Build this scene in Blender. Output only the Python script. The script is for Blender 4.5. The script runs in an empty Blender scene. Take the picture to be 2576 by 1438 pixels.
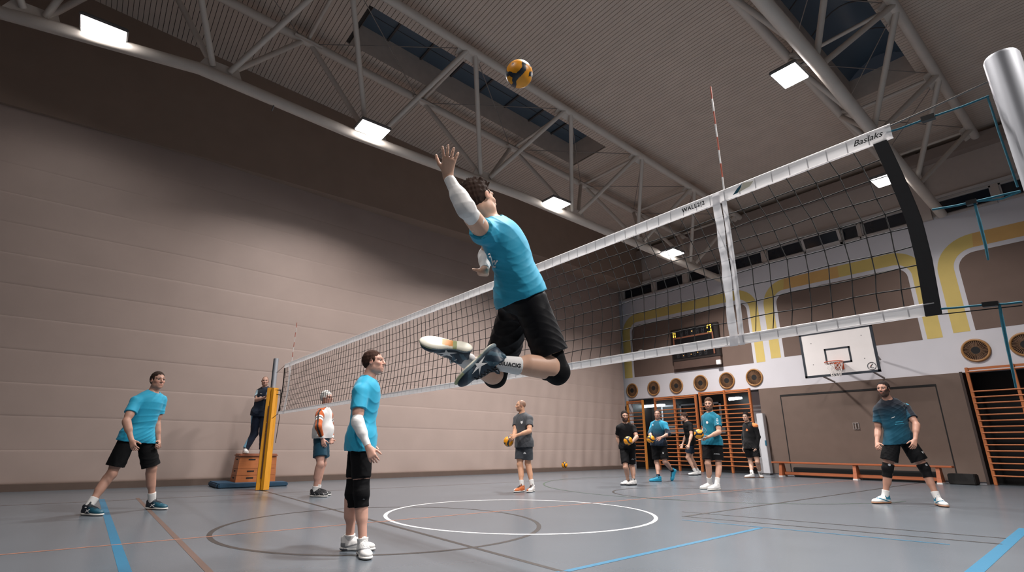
import bpy, bmesh, math, random
import numpy as np
from mathutils import Vector, Matrix
random.seed(7)
SC = bpy.context.scene
COL = SC.collection
# ------------------------------------------------------------------ camera
W, H = 2576, 1438
FPX, YAW, PITCH, ROLL, CH = 1289.08, -0.8996, 0.3037, 0.0067, 0.8567
def _cam():
    d = np.array([math.sin(YAW)*math.cos(PITCH), math.cos(YAW)*math.cos(PITCH), math.sin(PITCH)])
    r = np.array([math.cos(YAW), -math.sin(YAW), 0.0])
    u = np.cross(r, d)
    c, s = math.cos(ROLL), math.sin(ROLL)
    return np.array([c*r+s*u, -s*r+c*u, d])
CM = _cam()
CO = np.array([0, 0, CH])
def ray(x, y):
    return np.array([(x-W/2)/FPX, -(y-H/2)/FPX, 1.0]) @ CM
def on_z(x, y, z=0.0):
    r = ray(x, y); return CO + r*((z-CH)/r[2])
def on_y(x, y, Y):
    r = ray(x, y); return CO + r*(Y/r[1])
def on_pl(x, y, P, n):
    r = ray(x, y); n = np.array(n, float); return CO + r*(np.dot(np.array(P, float)-CO, n)/np.dot(r, n))
def at(x, y, d):
    return CO + ray(x, y)*d
def depth_of(P):
    return float(CM[2] @ (np.array(P, float)-CO))
cam_data = bpy.data.cameras.new('camera')
cam = bpy.data.objects.new('camera', cam_data)
COL.objects.link(cam)
cam_data.sensor_width = 36.0
cam_data.lens = FPX/W*36.0
cam_data.clip_start = 0.05
cam_data.clip_end = 200
mw = Matrix.Identity(4)
for i in range(3):
    mw[i][0] = CM[0][i]; mw[i][1] = CM[1][i]; mw[i][2] = -CM[2][i]; mw[i][3] = CO[i]
cam.matrix_world = mw
SC.camera = cam
SC.view_settings.view_transform = 'Standard'
SC.view_settings.look = 'None'
SC.view_settings.gamma = 1.0
SC.view_settings.use_curve_mapping = False
# ------------------------------------------------------------------ materials
def lin(c):
    return tuple(((v/255.0)/12.92 if v/255.0 <= 0.04045 else ((v/255.0+0.055)/1.055)**2.4) for v in c)
_M = {}
def mat(name, rgb, rough=0.6, metal=0.0, noise=0.06, nscale=6.0, bump=0.0, bscale=60.0, emit=0.0, spec=0.5, stretch=None, sheen=0.0, alpha=None, colattr=None, trans=0.0, transl=0.0):
    """Principled material with a procedural tint variation and an optional procedural bump."""
    if name in _M: return _M[name]
    m = bpy.data.materials.new(name); m.use_nodes = True
    nt = m.node_tree; nt.nodes.clear()
    out = nt.nodes.new('ShaderNodeOutputMaterial'); b = nt.nodes.new('ShaderNodeBsdfPrincipled')
    nt.links.new(b.outputs[0], out.inputs[0])
    b.inputs['Roughness'].default_value = rough
    b.inputs['Metallic'].default_value = metal
    b.inputs['Specular IOR Level'].default_value = spec
    if sheen: b.inputs['Sheen Weight'].default_value = sheen
    if trans: b.inputs['Transmission Weight'].default_value = trans
    L = lin(rgb)
    tc = nt.nodes.new('ShaderNodeTexCoord')
    mp = nt.nodes.new('ShaderNodeMapping'); nt.links.new(tc.outputs['Object'], mp.inputs[0])
    if stretch: mp.inputs['Scale'].default_value = stretch
    src = None
    if colattr:
        at_ = nt.nodes.new('ShaderNodeVertexColor'); at_.layer_name = colattr; src = at_.outputs[0]
    if noise > 0:
        n = nt.nodes.new('ShaderNodeTexNoise'); n.inputs['Scale'].default_value = nscale; n.inputs['Detail'].default_value = 5
        nt.links.new(mp.outputs[0], n.inputs['Vector'])
        r = nt.nodes.new('ShaderNodeMapRange'); r.inputs['From Min'].default_value = 0.3; r.inputs['From Max'].default_value = 0.7
        r.inputs['To Min'].default_value = 1-noise; r.inputs['To Max'].default_value = 1+noise
        nt.links.new(n.outputs[0], r.inputs[0])
        mx = nt.nodes.new('ShaderNodeVectorMath'); mx.operation = 'SCALE'
        if src is None: mx.inputs[0].default_value = L
        else: nt.links.new(src, mx.inputs[0])
        nt.links.new(r.outputs[0], mx.inputs['Scale'])
        nt.links.new(mx.outputs[0], b.inputs['Base Color'])
    elif src is not None: nt.links.new(src, b.inputs['Base Color'])
    else: b.inputs['Base Color'].default_value = (*L, 1)
    if bump > 0:
        n2 = nt.nodes.new('ShaderNodeTexNoise'); n2.inputs['Scale'].default_value = bscale; n2.inputs['Detail'].default_value = 4
        nt.links.new(mp.outputs[0], n2.inputs['Vector'])
        bp = nt.nodes.new('ShaderNodeBump'); bp.inputs['Strength'].default_value = bump; bp.inputs['Distance'].default_value = 0.02
        nt.links.new(n2.outputs[0], bp.inputs['Height']); nt.links.new(bp.outputs[0], b.inputs['Normal'])
    if emit > 0:
        b.inputs['Emission Color'].default_value = (*L, 1); b.inputs['Emission Strength'].default_value = emit
    if transl > 0:
        tr = nt.nodes.new('ShaderNodeBsdfTranslucent'); tr.inputs[0].default_value = (*L, 1)
        mxs = nt.nodes.new('ShaderNodeMixShader'); mxs.inputs[0].default_value = transl
        nt.links.new(b.outputs[0], mxs.inputs[1]); nt.links.new(tr.outputs[0], mxs.inputs[2]); nt.links.new(mxs.outputs[0], out.inputs[0])
    _M[name] = m
    return m
# ------------------------------------------------------------------ object helpers
def tag(o, label=None, cat=None, group=None, kind=None):
    if label: o['label'] = label
    if cat: o['category'] = cat
    if group: o['group'] = group
    if kind: o['kind'] = kind
    return o
def thing(name, loc, label, cat, group=None):
    o = bpy.data.objects.new(name, None); COL.objects.link(o)
    o.empty_display_size = 0.1
    o.location = Vector([float(v) for v in loc])
    return tag(o, label, cat, group)
def world_loc(p):
    v = Vector((0, 0, 0))
    while p is not None:
        v = v + p.location; p = p.parent
    return v
def link_mesh(name, me, mats, parent=None, smooth=False):
    o = bpy.data.objects.new(name, me); COL.objects.link(o)
    for m in (mats if isinstance(mats, (list, tuple)) else [mats]): me.materials.append(m)
    if smooth: me.polygons.foreach_set('use_smooth', [True]*len(me.polygons))
    if parent is not None:
        off = world_loc(parent)
        me.transform(Matrix.Translation(-off)); o.parent = parent
    return o
class MB:
    """Collects boxes, bars, tubes and sheets in world coordinates; build() links them as one mesh object."""
    def __init__(s): s.v = []; s.f = []; s.m = []; s.sm = []
    def add(s, vs, fs, mi=0, smooth=False):
        n = len(s.v); s.v += [tuple(map(float, v)) for v in vs]
        for f in fs: s.f.append(tuple(i+n for i in f)); s.m.append(mi); s.sm.append(smooth)
        return s
    def box(s, lo, hi, mi=0):
        x0, y0, z0 = lo; x1, y1, z1 = hi
        v = [(x0,y0,z0),(x1,y0,z0),(x1,y1,z0),(x0,y1,z0),(x0,y0,z1),(x1,y0,z1),(x1,y1,z1),(x0,y1,z1)]
        return s.add(v, [(0,3,2,1),(4,5,6,7),(0,1,5,4),(1,2,6,5),(2,3,7,6),(3,0,4,7)], mi)
    def cbox(s, lo, hi, b=0.01, mi=0):
        """box with chamfered edges"""
        bm = bmesh.new(); bmesh.ops.create_cube(bm, size=1)
        for v in bm.verts: v.co = Vector([(lo[i]+hi[i])/2 + v.co[i]*(hi[i]-lo[i]) for i in range(3)])
        bmesh.ops.bevel(bm, geom=list(bm.edges), offset=b, segments=2, affect='EDGES')
        bm.verts.ensure_lookup_table(); bm.verts.index_update()
        s.add([v.co[:] for v in bm.verts], [[v.index for v in f.verts] for f in bm.faces], mi)
        bm.free(); return s
    def obox(s, c, ax, ay, az, hx, hy, hz, mi=0):
        c = np.array(c, float); A = [np.array(a, float)/np.linalg.norm(a) for a in (ax, ay, az)]
        vs = [c+A[0]*hx*i+A[1]*hy*j+A[2]*hz*k for k in (-1,1) for (i,j) in ((-1,-1),(1,-1),(1,1),(-1,1))]
        return s.add(vs, [(0,3,2,1),(4,5,6,7),(0,1,5,4),(1,2,6,5),(2,3,7,6),(3,0,4,7)], mi)
    def tube(s, pts, r, n=10, mi=0, cap=True, smooth=True, closed=False):
        P = [np.array(p, float) for p in pts]; m = len(P)
        rs = r if isinstance(r, (list, tuple)) else [r]*m
        ref = None; rings = []
        for i in range(m):
            if closed: t = P[(i+1) % m]-P[i-1]
            else: t = P[min(i+1, m-1)]-P[max(i-1, 0)]
            t = t/(np.linalg.norm(t)+1e-12)
            if ref is None:
                a = np.array([0,0,1.0]) if abs(t[2]) < 0.9 else np.array([1.0,0,0])
                ref = np.cross(t, a)
            ref = ref - t*np.dot(ref, t); ref = ref/np.linalg.norm(ref); b = np.cross(t, ref)
            rings.append([P[i]+rs[i]*(math.cos(2*math.pi*k/n)*ref+math.sin(2*math.pi*k/n)*b) for k in range(n)])
        vs = [v for g in rings for v in g]; fs = []
        for i in range(m if closed else m-1):
            j = (i+1) % m
            for k in range(n): fs.append((i*n+k, i*n+(k+1) % n, j*n+(k+1) % n, j*n+k))
        s.add(vs, fs, mi, smooth)
        if cap and not closed:
            s.add(rings[0], [tuple(range(n))[::-1]], mi); s.add(rings[-1], [tuple(range(n))], mi)
        return s
    def prism(s, poly, axis, a0, a1, mi=0, holes=None):
        """extrude a 2D outline (list of (u,v)) along an axis: 'y' keeps (x,z), 'z' keeps (x,y), 'x' keeps (y,z)"""
        def p3(u, v, a): return {'y': (u, a, v), 'z': (u, v, a), 'x': (a, u, v)}[axis]
        n = len(poly)
        vs = [p3(u, v, a0) for u, v in poly]+[p3(u, v, a1) for u, v in poly]
        fs = [tuple(range(n)), tuple(range(2*n-1, n-1, -1))]
        fs += [(i, n+i, n+(i+1) % n, (i+1) % n) for i in range(n)]
        return s.add(vs, fs, mi)
    def strip(s, A, B, mi=0, smooth=False):
        n = len(A); return s.add(list(A)+list(B), [(i, i+1, n+i+1, n+i) for i in range(n-1)], mi, smooth)
    def band(s, A, B, axis, a0, a1, mi=0):
        """solid band between two 2D polylines, extruded along an axis"""
        n = len(A)
        for i in range(n-1): s.prism([A[i], A[i+1], B[i+1], B[i]], axis, a0, a1, mi)
        return s
    def build(s, name, mats, parent=None, recalc=True):
        me = bpy.data.meshes.new(name); me.from_pydata(s.v, [], s.f)
        me.polygons.foreach_set('material_index', s.m); me.polygons.foreach_set('use_smooth', s.sm)
        if recalc:
            bm = bmesh.new(); bm.from_mesh(me); bmesh.ops.recalc_face_normals(bm, faces=bm.faces); bm.to_mesh(me); bm.free()
        me.update()
        return link_mesh(name, me, mats, parent)
def struct(o): return tag(o, kind='structure')
def text_mesh(txt, size, extrude=0.0, shear=0.0, bold=0.0, space=1.0):
    """flat vector lettering: returns (verts Nx3, faces) centred on the origin in the XY plane"""
    cu = bpy.data.curves.new('lettering', 'FONT'); cu.body = txt; cu.size = size; cu.extrude = extrude; cu.shear = shear
    cu.offset = bold; cu.align_x = 'CENTER'; cu.align_y = 'CENTER'; cu.space_character = space; cu.resolution_u = 3
    o = bpy.data.objects.new('lettering', cu); COL.objects.link(o)
    dg = bpy.context.evaluated_depsgraph_get(); dg.update()
    me = bpy.data.meshes.new_from_object(o.evaluated_get(dg))
    vs = [v.co[:] for v in me.vertices]; fs = [tuple(p.vertices) for p in me.polygons]
    bpy.data.objects.remove(o); bpy.data.curves.remove(cu); bpy.data.meshes.remove(me)
    return vs, fs
def arc(cx, cy, r, a0, a1, n=10):
    return [(cx+r*math.cos(math.radians(a0+(a1-a0)*i/n)), cy+r*math.sin(math.radians(a0+(a1-a0)*i/n))) for i in range(n+1)]
# ================================================================== the hall
YB, YN = 18.5, 2.891
XL, XR, Y0 = -13.7, 13.0, -10.0
CA, CB = 10.78, -0.062                      # the ceiling falls gently: z = CA + CB*y
def zc(y): return CA+CB*y
M_floor = mat('floor_pu', (92,99,106), rough=0.27, noise=0.05, nscale=1.3, bump=0.03, bscale=9, spec=0.45)
M_lblk = mat('line_dark', (48,44,42), rough=0.4, noise=0.02)
M_lblu = mat('line_blue', (38,104,136), rough=0.4, noise=0.03)
M_lbrn = mat('line_brown', (98,78,70), rough=0.4, noise=0.03)
M_lorg = mat('line_orange', (166,110,86), rough=0.4, noise=0.03)
M_lwht = mat('line_white', (208,206,206), rough=0.4, noise=0.02)
M_lgrn = mat('line_green', (66,82,72), rough=0.4, noise=0.02)
# ---- floor with its painted court lines
fb = MB(); fb.box((-17, Y0, -0.2), (XR, YB+0.35, 0.0), 0)
Z = [0.0008]
def fl_line(x0, y0, x1, y1, w, mi):
    Z[0] += 0.0001
    d = np.array([x1-x0, y1-y0]); d = d/np.linalg.norm(d); n = np.array([-d[1], d[0]])*w/2
    fb.add([(x0+n[0],y0+n[1],Z[0]),(x0-n[0],y0-n[1],Z[0]),(x1-n[0],y1-n[1],Z[0]),(x1+n[0],y1+n[1],Z[0])], [(0,1,2,3)], mi)
def fl_arc(cx, cy, r, w, a0, a1, mi, n=96):
    Z[0] += 0.0001
    A = [(cx+(r-w/2)*math.cos(a0+(a1-a0)*i/n), cy+(r-w/2)*math.sin(a0+(a1-a0)*i/n), Z[0]) for i in range(n+1)]
    B = [(cx+(r+w/2)*math.cos(a0+(a1-a0)*i/n), cy+(r+w/2)*math.sin(a0+(a1-a0)*i/n), Z[0]) for i in range(n+1)]
    fb.strip(A, B, mi)
fl_line(-11.6, YN+0.03, -3.02, YN-0.02, 0.05, 1)
fl_arc(-5.912, 2.867, 1.757, 0.05, 0, 2*math.pi, 1)
fl_arc(-5.839, 4.804, 1.782, 0.05, 0, 2*math.pi, 5)
fl_line(-11.2, 0.39, -1.5, 0.40, 0.075, 2)
fl_line(-11.1, 0.862, -1.5, 0.862, 0.05, 3)
fl_line(-6.15, Y0+0.5, -6.15, YB-0.3, 0.03, 4)
fl_line(-3.0, 2.9, -3.2, 6.15, 0.055, 2)
fl_line(-3.0, -8.5, -3.0, 2.85, 0.055, 2)
fl_line(-1.14, 4.6, -1.36, 8.6, 0.10, 2)
fl_line(-4.62, 6.75, -1.35, 7.5, 0.035, 1)
fl_line(-4.33, 6.31, -1.3, 7.02, 0.035, 1)
fl_line(-4.12, 6.0, -1.6, 6.58, 0.03, 2)
fl_line(-4.3, 6.36, -4.68, 18.3, 0.045, 1)
fl_arc(-6.35, 9.454, 1.411, 0.04, math.radians(60), math.radians(300), 1)
fl_arc(-7.188, 11.825, 4.0, 0.04, math.radians(95), math.radians(352), 6)
fl_line(-10.8, -0.8, -10.8, 17.8, 0.025, 3)
floor = struct(fb.build('floor', [M_floor, M_lblk, M_lblu, M_lbrn, M_lorg, M_lwht, M_lgrn]))
# ---- ceiling of narrow boards, cut out round the two roof lights
M_slat = mat('ceiling_boards', (208,190,176), rough=0.75, noise=0.05, nscale=2.0)
M_gap = mat('ceiling_gap', (52,46,44), rough=0.9, noise=0.0)
SKY = [(-10.88, -9.42, 3.32, 11.26), (-3.46, -2.06, 5.2, 14.55)]
cb = MB(); pitch = 0.105; y = Y0
while y < YB+0.3:
    y1 = y+pitch-0.012
    segs = [(-15.6, XR)]
    for (sx0, sx1, sy0, sy1) in SKY:
        if y1 > sy0 and y < sy1:
            segs = [q for (a, b) in segs for q in ((a, min(b, sx0)), (max(a, sx1), b)) if q[1]-q[0] > 0.01]
    for a, b in segs:
        z0, z1 = zc(y), zc(y1)
        cb.add([(a,y,z0),(b,y,z0),(b,y1,z1),(a,y1,z1),(a,y,z0+.03),(b,y,z0+.03),(b,y1,z1+.03),(a,y1,z1+.03)],
               [(0,3,2,1),(0,1,5,4),(2,3,7,6),(4,5,6,7)], 0)
    y += pitch
def backing(x0, x1, ya, yb):
    cb.add([(x0,ya,zc(ya)+.032),(x1,ya,zc(ya)+.032),(x1,yb,zc(yb)+.032),(x0,yb,zc(yb)+.032)], [(0,3,2,1)], 1)
xs = [-15.6, SKY[0][0], SKY[0][1], SKY[1][0], SKY[1][1], XR]
backing(xs[0], xs[1], Y0, YB+.3); backing(xs[2], xs[3], Y0, YB+.3); backing(xs[4], xs[5], Y0, YB+.3)
for (sx0, sx1, sy0, sy1) in SKY: backing(sx0, sx1, Y0, sy0); backing(sx0, sx1, sy1, YB+.3)
ceiling = struct(cb.build('ceiling', [M_slat, M_gap], recalc=False))
# ---- roof lights: a deep shaft with night-dark panes on top
M_shaft = mat('shaft_boards', (206,190,178), rough=0.8, noise=0.05)
M_pane = mat('night_pane', (84,98,112), rough=0.3, noise=0.05, nscale=1.0, spec=0.6)
M_mull = mat('mullion', (78,72,70), rough=0.5, noise=0.03)
for k, (sx0, sx1, sy0, sy1) in enumerate(SKY):
    hgt = 0.78 if k == 0 else 0.62
    wb = MB()
    def P(x, y, dz): return (x, y, zc(y)+dz)
    for (xa, ya, xb, yb) in ((sx0,sy0,sx1,sy0),(sx1,sy0,sx1,sy1),(sx1,sy1,sx0,sy1),(sx0,sy1,sx0,sy0)):
        wb.add([P(xa,ya,0),P(xb,yb,0),P(xb,yb,hgt),P(xa,ya,hgt)], [(0,1,2,3)], 0)
    fr = struct(wb.build('window_%d' % (21+k), [M_shaft], recalc=False))
    nb = 8; pb = MB(); mb_ = MB()
    for i in range(nb):
        ya, yb = sy0+(sy1-sy0)*i/nb, sy0+(sy1-sy0)*(i+1)/nb
        if k == 0:
            pb.add([P(sx0,ya,hgt),P(sx1,ya,hgt),P(sx1,yb,hgt),P(sx0,yb,hgt)], [(0,3,2,1)])
        else:                                   # shallow barrel-vaulted panes
            n = 8; A = []; B = []
            for j in range(n+1):
                t = j/n; bul = 0.38*math.sin(math.pi*t)
                A.append(P(sx0+(sx1-sx0)*t, ya, hgt+bul)); B.append(P(sx0+(sx1-sx0)*t, yb, hgt+bul))
            pb.strip(A, B, smooth=True)
            mb_.tube(A, 0.018, 6)
        if i and k == 0: mb_.box((sx0, ya-.025, zc(ya)+hgt-.05), (sx1, ya+.025, zc(ya)+hgt+.01))
    if k == 0:
        for fx in (0.33, 0.66):
            xx = sx0+(sx1-sx0)*fx
            mb_.tube([P(xx, sy0, hgt-.01), P(xx, sy1, hgt-.01)], 0.008, 5)
    pb.build('pane', [M_pane], fr, recalc=False); mb_.build('mullion', [M_mull], fr)
# ---- back wall: white plaster with painted arches, brown pads and openings behind the wall bars
M_white = mat('wall_white', (208,205,210), rough=0.85, noise=0.03, nscale=1.2)
M_yel = mat('paint_yellow', (206,182,108), rough=0.8, noise=0.05, nscale=2)
M_ora = mat('paint_orange', (205,162,100), rough=0.8, noise=0.05, nscale=2)
M_brn = mat('paint_brown', (112,93,84), rough=0.85, noise=0.05, nscale=2)
M_up = mat('wall_upper_dimmed', (186,172,163), rough=.85, noise=.03)  # beige tone darkens the upper wall in colour, standing in for weaker light
M_hem0 = mat('jamb_dark', (66,54,50), rough=.8, noise=.03)
M_brn2 = mat('pad_brown', (110,93,84), rough=0.85, noise=0.05, nscale=3, bump=0.05, bscale=160)
WIN = [(-14.86,-13.25),(-13.06,-11.66),(-11.42,-9.92),(-9.74,-8.26),(-8.09,-6.77),(-6.71,-5.60),(-5.56,-5.06),(-4.98,-3.62),(-3.01,-1.74),(-1.58,-0.3),(-0.1,1.2)]
WZ0, WZ1 = 7.45, 7.95
PZ = 2.88                                                     # top of the brown pads and of the openings
w = MB(); T = 0.3
ztop = 9.75
w.box((-15.6, YB, WZ1), (XR, YB+T, ztop), 6); w.box((-15.6, YB, PZ), (XR, YB+T, WZ0))
edges = [-15.6]+[v for a in WIN for v in a]+[XR]
for i in range(0, len(edges), 2): w.box((edges[i], YB, WZ0), (edges[i+1], YB+T, WZ1), 6)
OPN = [(-14.95, -9.06), (-3.38, 2.0)]
w.box((-15.6, YB, 0), (-14.95, YB+T, PZ)); w.box((-9.06, YB, 0), (-3.38, YB+T, PZ)); w.box((2.0, YB, 0), (XR, YB+T, PZ))
def arch(xl, xr, zb, zt, wl, wr, wt, rad, gap_l, gap_t, gap_r, left=True, right=True, split=None):
    """painted stripe (yellow/orange), white gap, brown field, each a few millimetres proud of the plaster"""
    O = []; I = []
    ri = max(rad-0.42, 0.12)
    if left: O += [(xl, zb)]; I += [(xl+wl, zb)]
    O += [(xl+rad+rad*math.cos(math.radians(a)), zt-rad+rad*math.sin(math.radians(a))) for a in range(180, 89, -9)] if left else [(xl, zt)]
    I += [(xl+wl+ri+ri*math.cos(math.radians(a)), zt-wt-ri+ri*math.sin(math.radians(a))) for a in range(180, 89, -9)] if left else [(xl, zt-wt)]
    no = len(O)
    O += [(xr-rad+rad*math.cos(math.radians(a)), zt-rad+rad*math.sin(math.radians(a))) for a in range(90, -1, -9)] if right else [(xr, zt)]
    I += [(xr-wr-ri+ri*math.cos(math.radians(a)), zt-wt-ri+ri*math.sin(math.radians(a))) for a in range(90, -1, -9)] if right else [(xr, zt-wt)]
    if right: O += [(xr, zb)]; I += [(xr-wr, zb)]
    for i in range(len(O)-1):
        oi, oj, ii, ij = O[i], O[i+1], I[i], I[i+1]
        if i == no-1 and split:                      # the orange stretch of the top stripe
            t = split
            om = tuple(oi[k]+(oj[k]-oi[k])*t for k in (0,1)); im = tuple(ii[k]+(ij[k]-ii[k])*t for k in (0,1))
            w.prism([oi, om, im, ii], 'y', YB-.004, YB, 2); w.prism([om, oj, ij, im], 'y', YB-.004, YB, 1)
        else: w.prism([oi, oj, ij, ii], 'y', YB-.004, YB, 1)
    bl, br, bt = xl+(wl+gap_l if left else 0), xr-(wr+gap_r if right else 0), zt-wt-gap_t
    rb = max(ri-0.1, 0.08)
    poly = [(bl, zb)]
    poly += [(bl+rb+rb*math.cos(math.radians(a)), bt-rb+rb*math.sin(math.radians(a))) for a in range(180, 89, -15)] if left else [(bl, bt)]
    poly += [(br-rb+rb*math.cos(math.radians(a)), bt-rb+rb*math.sin(math.radians(a))) for a in range(90, -1, -15)] if right else [(br, bt)]
    poly += [(br, zb)]
    w.prism(poly, 'y', YB-.004, YB, 3)
arch(-15.04, -8.67, 3.82, 6.66, 0.42, 0.32, 0.38, 0.85, 0.11, 0.15, 0.11)
arch(-8.45, -3.58, 3.90, 6.67, 0.34, 0.36, 0.39, 0.85, 0.12, 0.13, 0.11, split=0.55)
arch(-3.33, 3.0, 3.98, 6.70, 0.37, 0.36, 0.40, 0.95, 0.11, 0.13, 0.11, split=0.98)
w.box((-3.42, YB-.05, 0.0), (-3.36, YB+T, PZ+.02), 5); w.box((-9.04, YB-.05, 0.06), (-3.42, YB, PZ), 4)            # padded lower wall
wall_back = struct(w.build('wall_back', [M_white, M_yel, M_ora, M_brn, M_brn2, M_hem0, M_up]))
# ---- other walls
M_wallb = mat('wall_beige', (168,148,138), rough=0.9, noise=0.04)
struct(MB().box((XR, Y0, 0), (XR+.2, YB+.3, 11.5)).build('wall_right', M_wallb))
struct(MB().box((-17, Y0-.2, 0), (XR, Y0, 11.8)).build('wall_front', M_wallb))
# ---- bulkhead above the dividing curtain
M_bulk = mat('bulkhead_brown', (150,128,114), rough=0.9, noise=0.05, nscale=2)
bk = MB()
ys = [Y0, -2.7, 1.1, 12.0, YB]; zs = [7.50, 7.62, 7.74, 7.82, 7.86]
for i in range(4):
    ya, yb_, za, zb_ = ys[i], ys[i+1], zs[i], zs[i+1]
    v = [(-13.7,ya,za),(-13.7,yb_,zb_),(-13.7,yb_,zc(yb_)+.04),(-13.7,ya,zc(ya)+.04),(-15.6,ya,za),(-15.6,yb_,zb_),(-15.6,yb_,zc(yb_)+.04),(-15.6,ya,zc(ya)+.04)]
    bk.add(v, [(0,1,2,3),(0,4,5,1),(4,7,6,5),(3,2,6,7)]+([(0,3,7,4)] if i == 0 else [])+([(1,5,6,2)] if i == 3 else []))
struct(bk.build('trim_1', M_bulk))
# ---- dividing curtain: quilted sheets with welded seams, slack at the far end
M_curt = mat('curtain_vinyl', (166,148,140), rough=0.62, noise=0.035, nscale=1.4, bump=0.03, bscale=14, spec=0.35)
M_hem = mat('curtain_hem', (92,76,68), rough=0.8, noise=0.05)
def cx(y): return -13.9-(y-2.6)/15.9 if y > 1.0 else -13.8
seams = [0.13, 0.735, 1.36, 1.98, 2.61, 3.245, 3.88, 4.50, 5.13, 5.75, 6.38, 7.0, 7.9]
NY = 300; rows = []
zz = []
for a, b in zip(seams[:-1], seams[1:]):
    zz += [a, a+0.008, a+0.022, a+0.05, a+0.14, (a+b)/2, b-0.14, b-0.05, b-0.022, b-0.008]
zz.append(8.0)
vv = []
for z in zz:
    k = max(i for i in range(len(seams)) if seams[i] <= z+1e-6); k = min(k, len(seams)-2)
    t = (z-seams[k])/(seams[k+1]-seams[k]); puff = (0.0045 if k % 2 == 0 else 0.0022)*min(1, max(0, math.sin(math.pi*min(max(t,0),1)))*10)**0.7+0.004*math.sin(math.pi*min(max(t,0),1))
    for j in range(NY+1):
        y = Y0+(YB-0.35-Y0)*j/NY
        fold = 0.0
        if y > 7:
            g = min(1, (y-7)/7)*max(0.0, 1-z/5.0)
            fold = 0.03*g*(math.sin(y*5.1+0.9*z)+0.6*math.sin(y*11.3-1.7*z+1.0))
        if z < 0.8: fold += 0.008*math.sin(y*3.1+z*6)*(1-z/0.8)
        vv.append((cx(y)+puff+fold, y, z))
n1 = NY+1; ff = [(r*n1+j, r*n1+j+1, (r+1)*n1+j+1, (r+1)*n1+j) for r in range(len(zz)-1) for j in range(NY)]
cm = MB(); cm.add(vv, ff, 0, True)
vb = [(x-0.1, y, z) for (x, y, z) in vv[:n1]]
hem = MB()
hy = [Y0+(YB-0.35-Y0)*j/60 for j in range(61)]
for a, b in zip(hy[:-1], hy[1:]):
    hem.add([(cx(a)+.09,a,0.0),(cx(b)+.09,b,0.0),(cx(b)+.09,b,.13),(cx(a)+.09,a,.13),(cx(a)-.12,a,0.0),(cx(b)-.12,b,0.0),(cx(b)-.12,b,.15),(cx(a)-.12,a,.15)], [(0,1,2,3),(4,7,6,5),(3,2,6,7)])
curtain = struct(cm.build('wall_left', M_curt, recalc=False))
struct(hem.build('baseboard_left', M_hem))
# ---- high windows
M_frame = mat('window_frame', (186,178,174), rough=0.6, noise=0.03)
M_glass = mat('night_glass', (28,34,44), rough=0.1, noise=0.04, spec=0.6)
for i, (a, b) in enumerate(WIN):
    f = MB(); t = 0.045
    f.box((a, YB+.03, WZ0), (a+t, YB+.12, WZ1)); f.box((b-t, YB+.03, WZ0), (b, YB+.12, WZ1))
    f.box((a, YB+.03, WZ0), (b, YB+.12, WZ0+t)); f.box((a, YB+.03, WZ1-t), (b, YB+.12, WZ1))
    f.box((a-.06, YB-.06, WZ0-.07), (b+.06, YB+.02, WZ0-.01))       # sill
    r = struct(f.build('window_%d' % (i+1), M_frame))
    MB().box((a, YB+.08, WZ0), (b, YB+.1, WZ1)).build('pane', M_glass, r)
    if i == 5:                                                     # one sash tilted into the hall
        s_ = MB(); 
        def Q(x, u, d=0.0): return np.array([x, YB-.03-u*math.sin(.35)-d*math.cos(.35), WZ0-.02+u*math.cos(.35)])
        h = WZ1-WZ0
        for (x0_, x1_, u0, u1) in ((a-.05,a+.03,0,h),(b-.03,b+.05,0,h),(a-.05,b+.05,0,.07),(a-.05,b+.05,h-.07,h)):
            s_.add([Q(x0_,u0),Q(x1_,u0),Q(x1_,u1),Q(x0_,u1),Q(x0_,u0,.05),Q(x1_,u0,.05),Q(x1_,u1,.05),Q(x0_,u1,.05)],[(0,1,2,3),(7,6,5,4),(0,4,5,1),(1,5,6,2),(2,6,7,3),(3,7,4,0)])
        so = s_.build('tilted_sash', M_frame, r)
        MB().add([Q(a,.04,.025),Q(b,.04,.025),Q(b,h-.04,.025),Q(a,h-.04,.025)],[(0,1,2,3)]).build('sash_pane', M_glass, so)
struct(MB().box((-15.2, YB-.08, 7.97), (XR, YB, 8.05)).build('trim_2', M_frame))
# wall pilaster that carries the truss end, beam along the ceiling edge
M_beam = mat('beam_paint', (150,134,126), rough=0.7, noise=0.04)
struct(MB().box((-3.50, YB-.12, 7.38), (-3.12, YB, 9.6)).build('trim_3', M_up))
struct(MB().box((-15.3, YB-.35, 9.12), (XR, YB, 9.45)).build('trim_4', M_beam))
# equipment door drawn in the padded wall
M_black = mat('gap_black', (22,20,20), rough=0.8, noise=0)
M_grey = mat('plain_grey', (150,142,138), rough=0.5, noise=0.03)
db = MB()
DX0, DX1, DZ1 = -8.32, -3.98, 2.60
for (a, b, c, d) in ((DX0, DX0+.03, .1, DZ1), (DX1-.03, DX1, .1, DZ1)): db.box((a, YB-.056, c), (b, YB-.049, d))
db.box((DX0, YB-.058, DZ1-.04), (DX1, YB-.049, DZ1+.02))
dr = struct(db.build('door_1', M_black))
hp = on_y(2154, 1071, YB-.05)
hm = MB(); hm.box((hp[0]-0.081, YB-.075, hp[2]-0.099), (hp[0]+0.081, YB-.05, hp[2]-0.081)); hm.box((hp[0]-0.081, YB-.075, hp[2]+0.081), (hp[0]+0.081, YB-.05, hp[2]+0.099))
hm.box((hp[0]-0.081, YB-.07, hp[2]-0.081), (hp[0]-0.062, YB-.05, hp[2]+0.081)); hm.box((hp[0]+0.062, YB-.07, hp[2]-0.081), (hp[0]+0.081, YB-.05, hp[2]+0.081)); hm.box((hp[0]-0.012, YB-.09, hp[2]-0.081), (hp[0]+0.012, YB-.06, hp[2]+0.081))
hm.build('door_handle', M_grey, dr)
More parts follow.
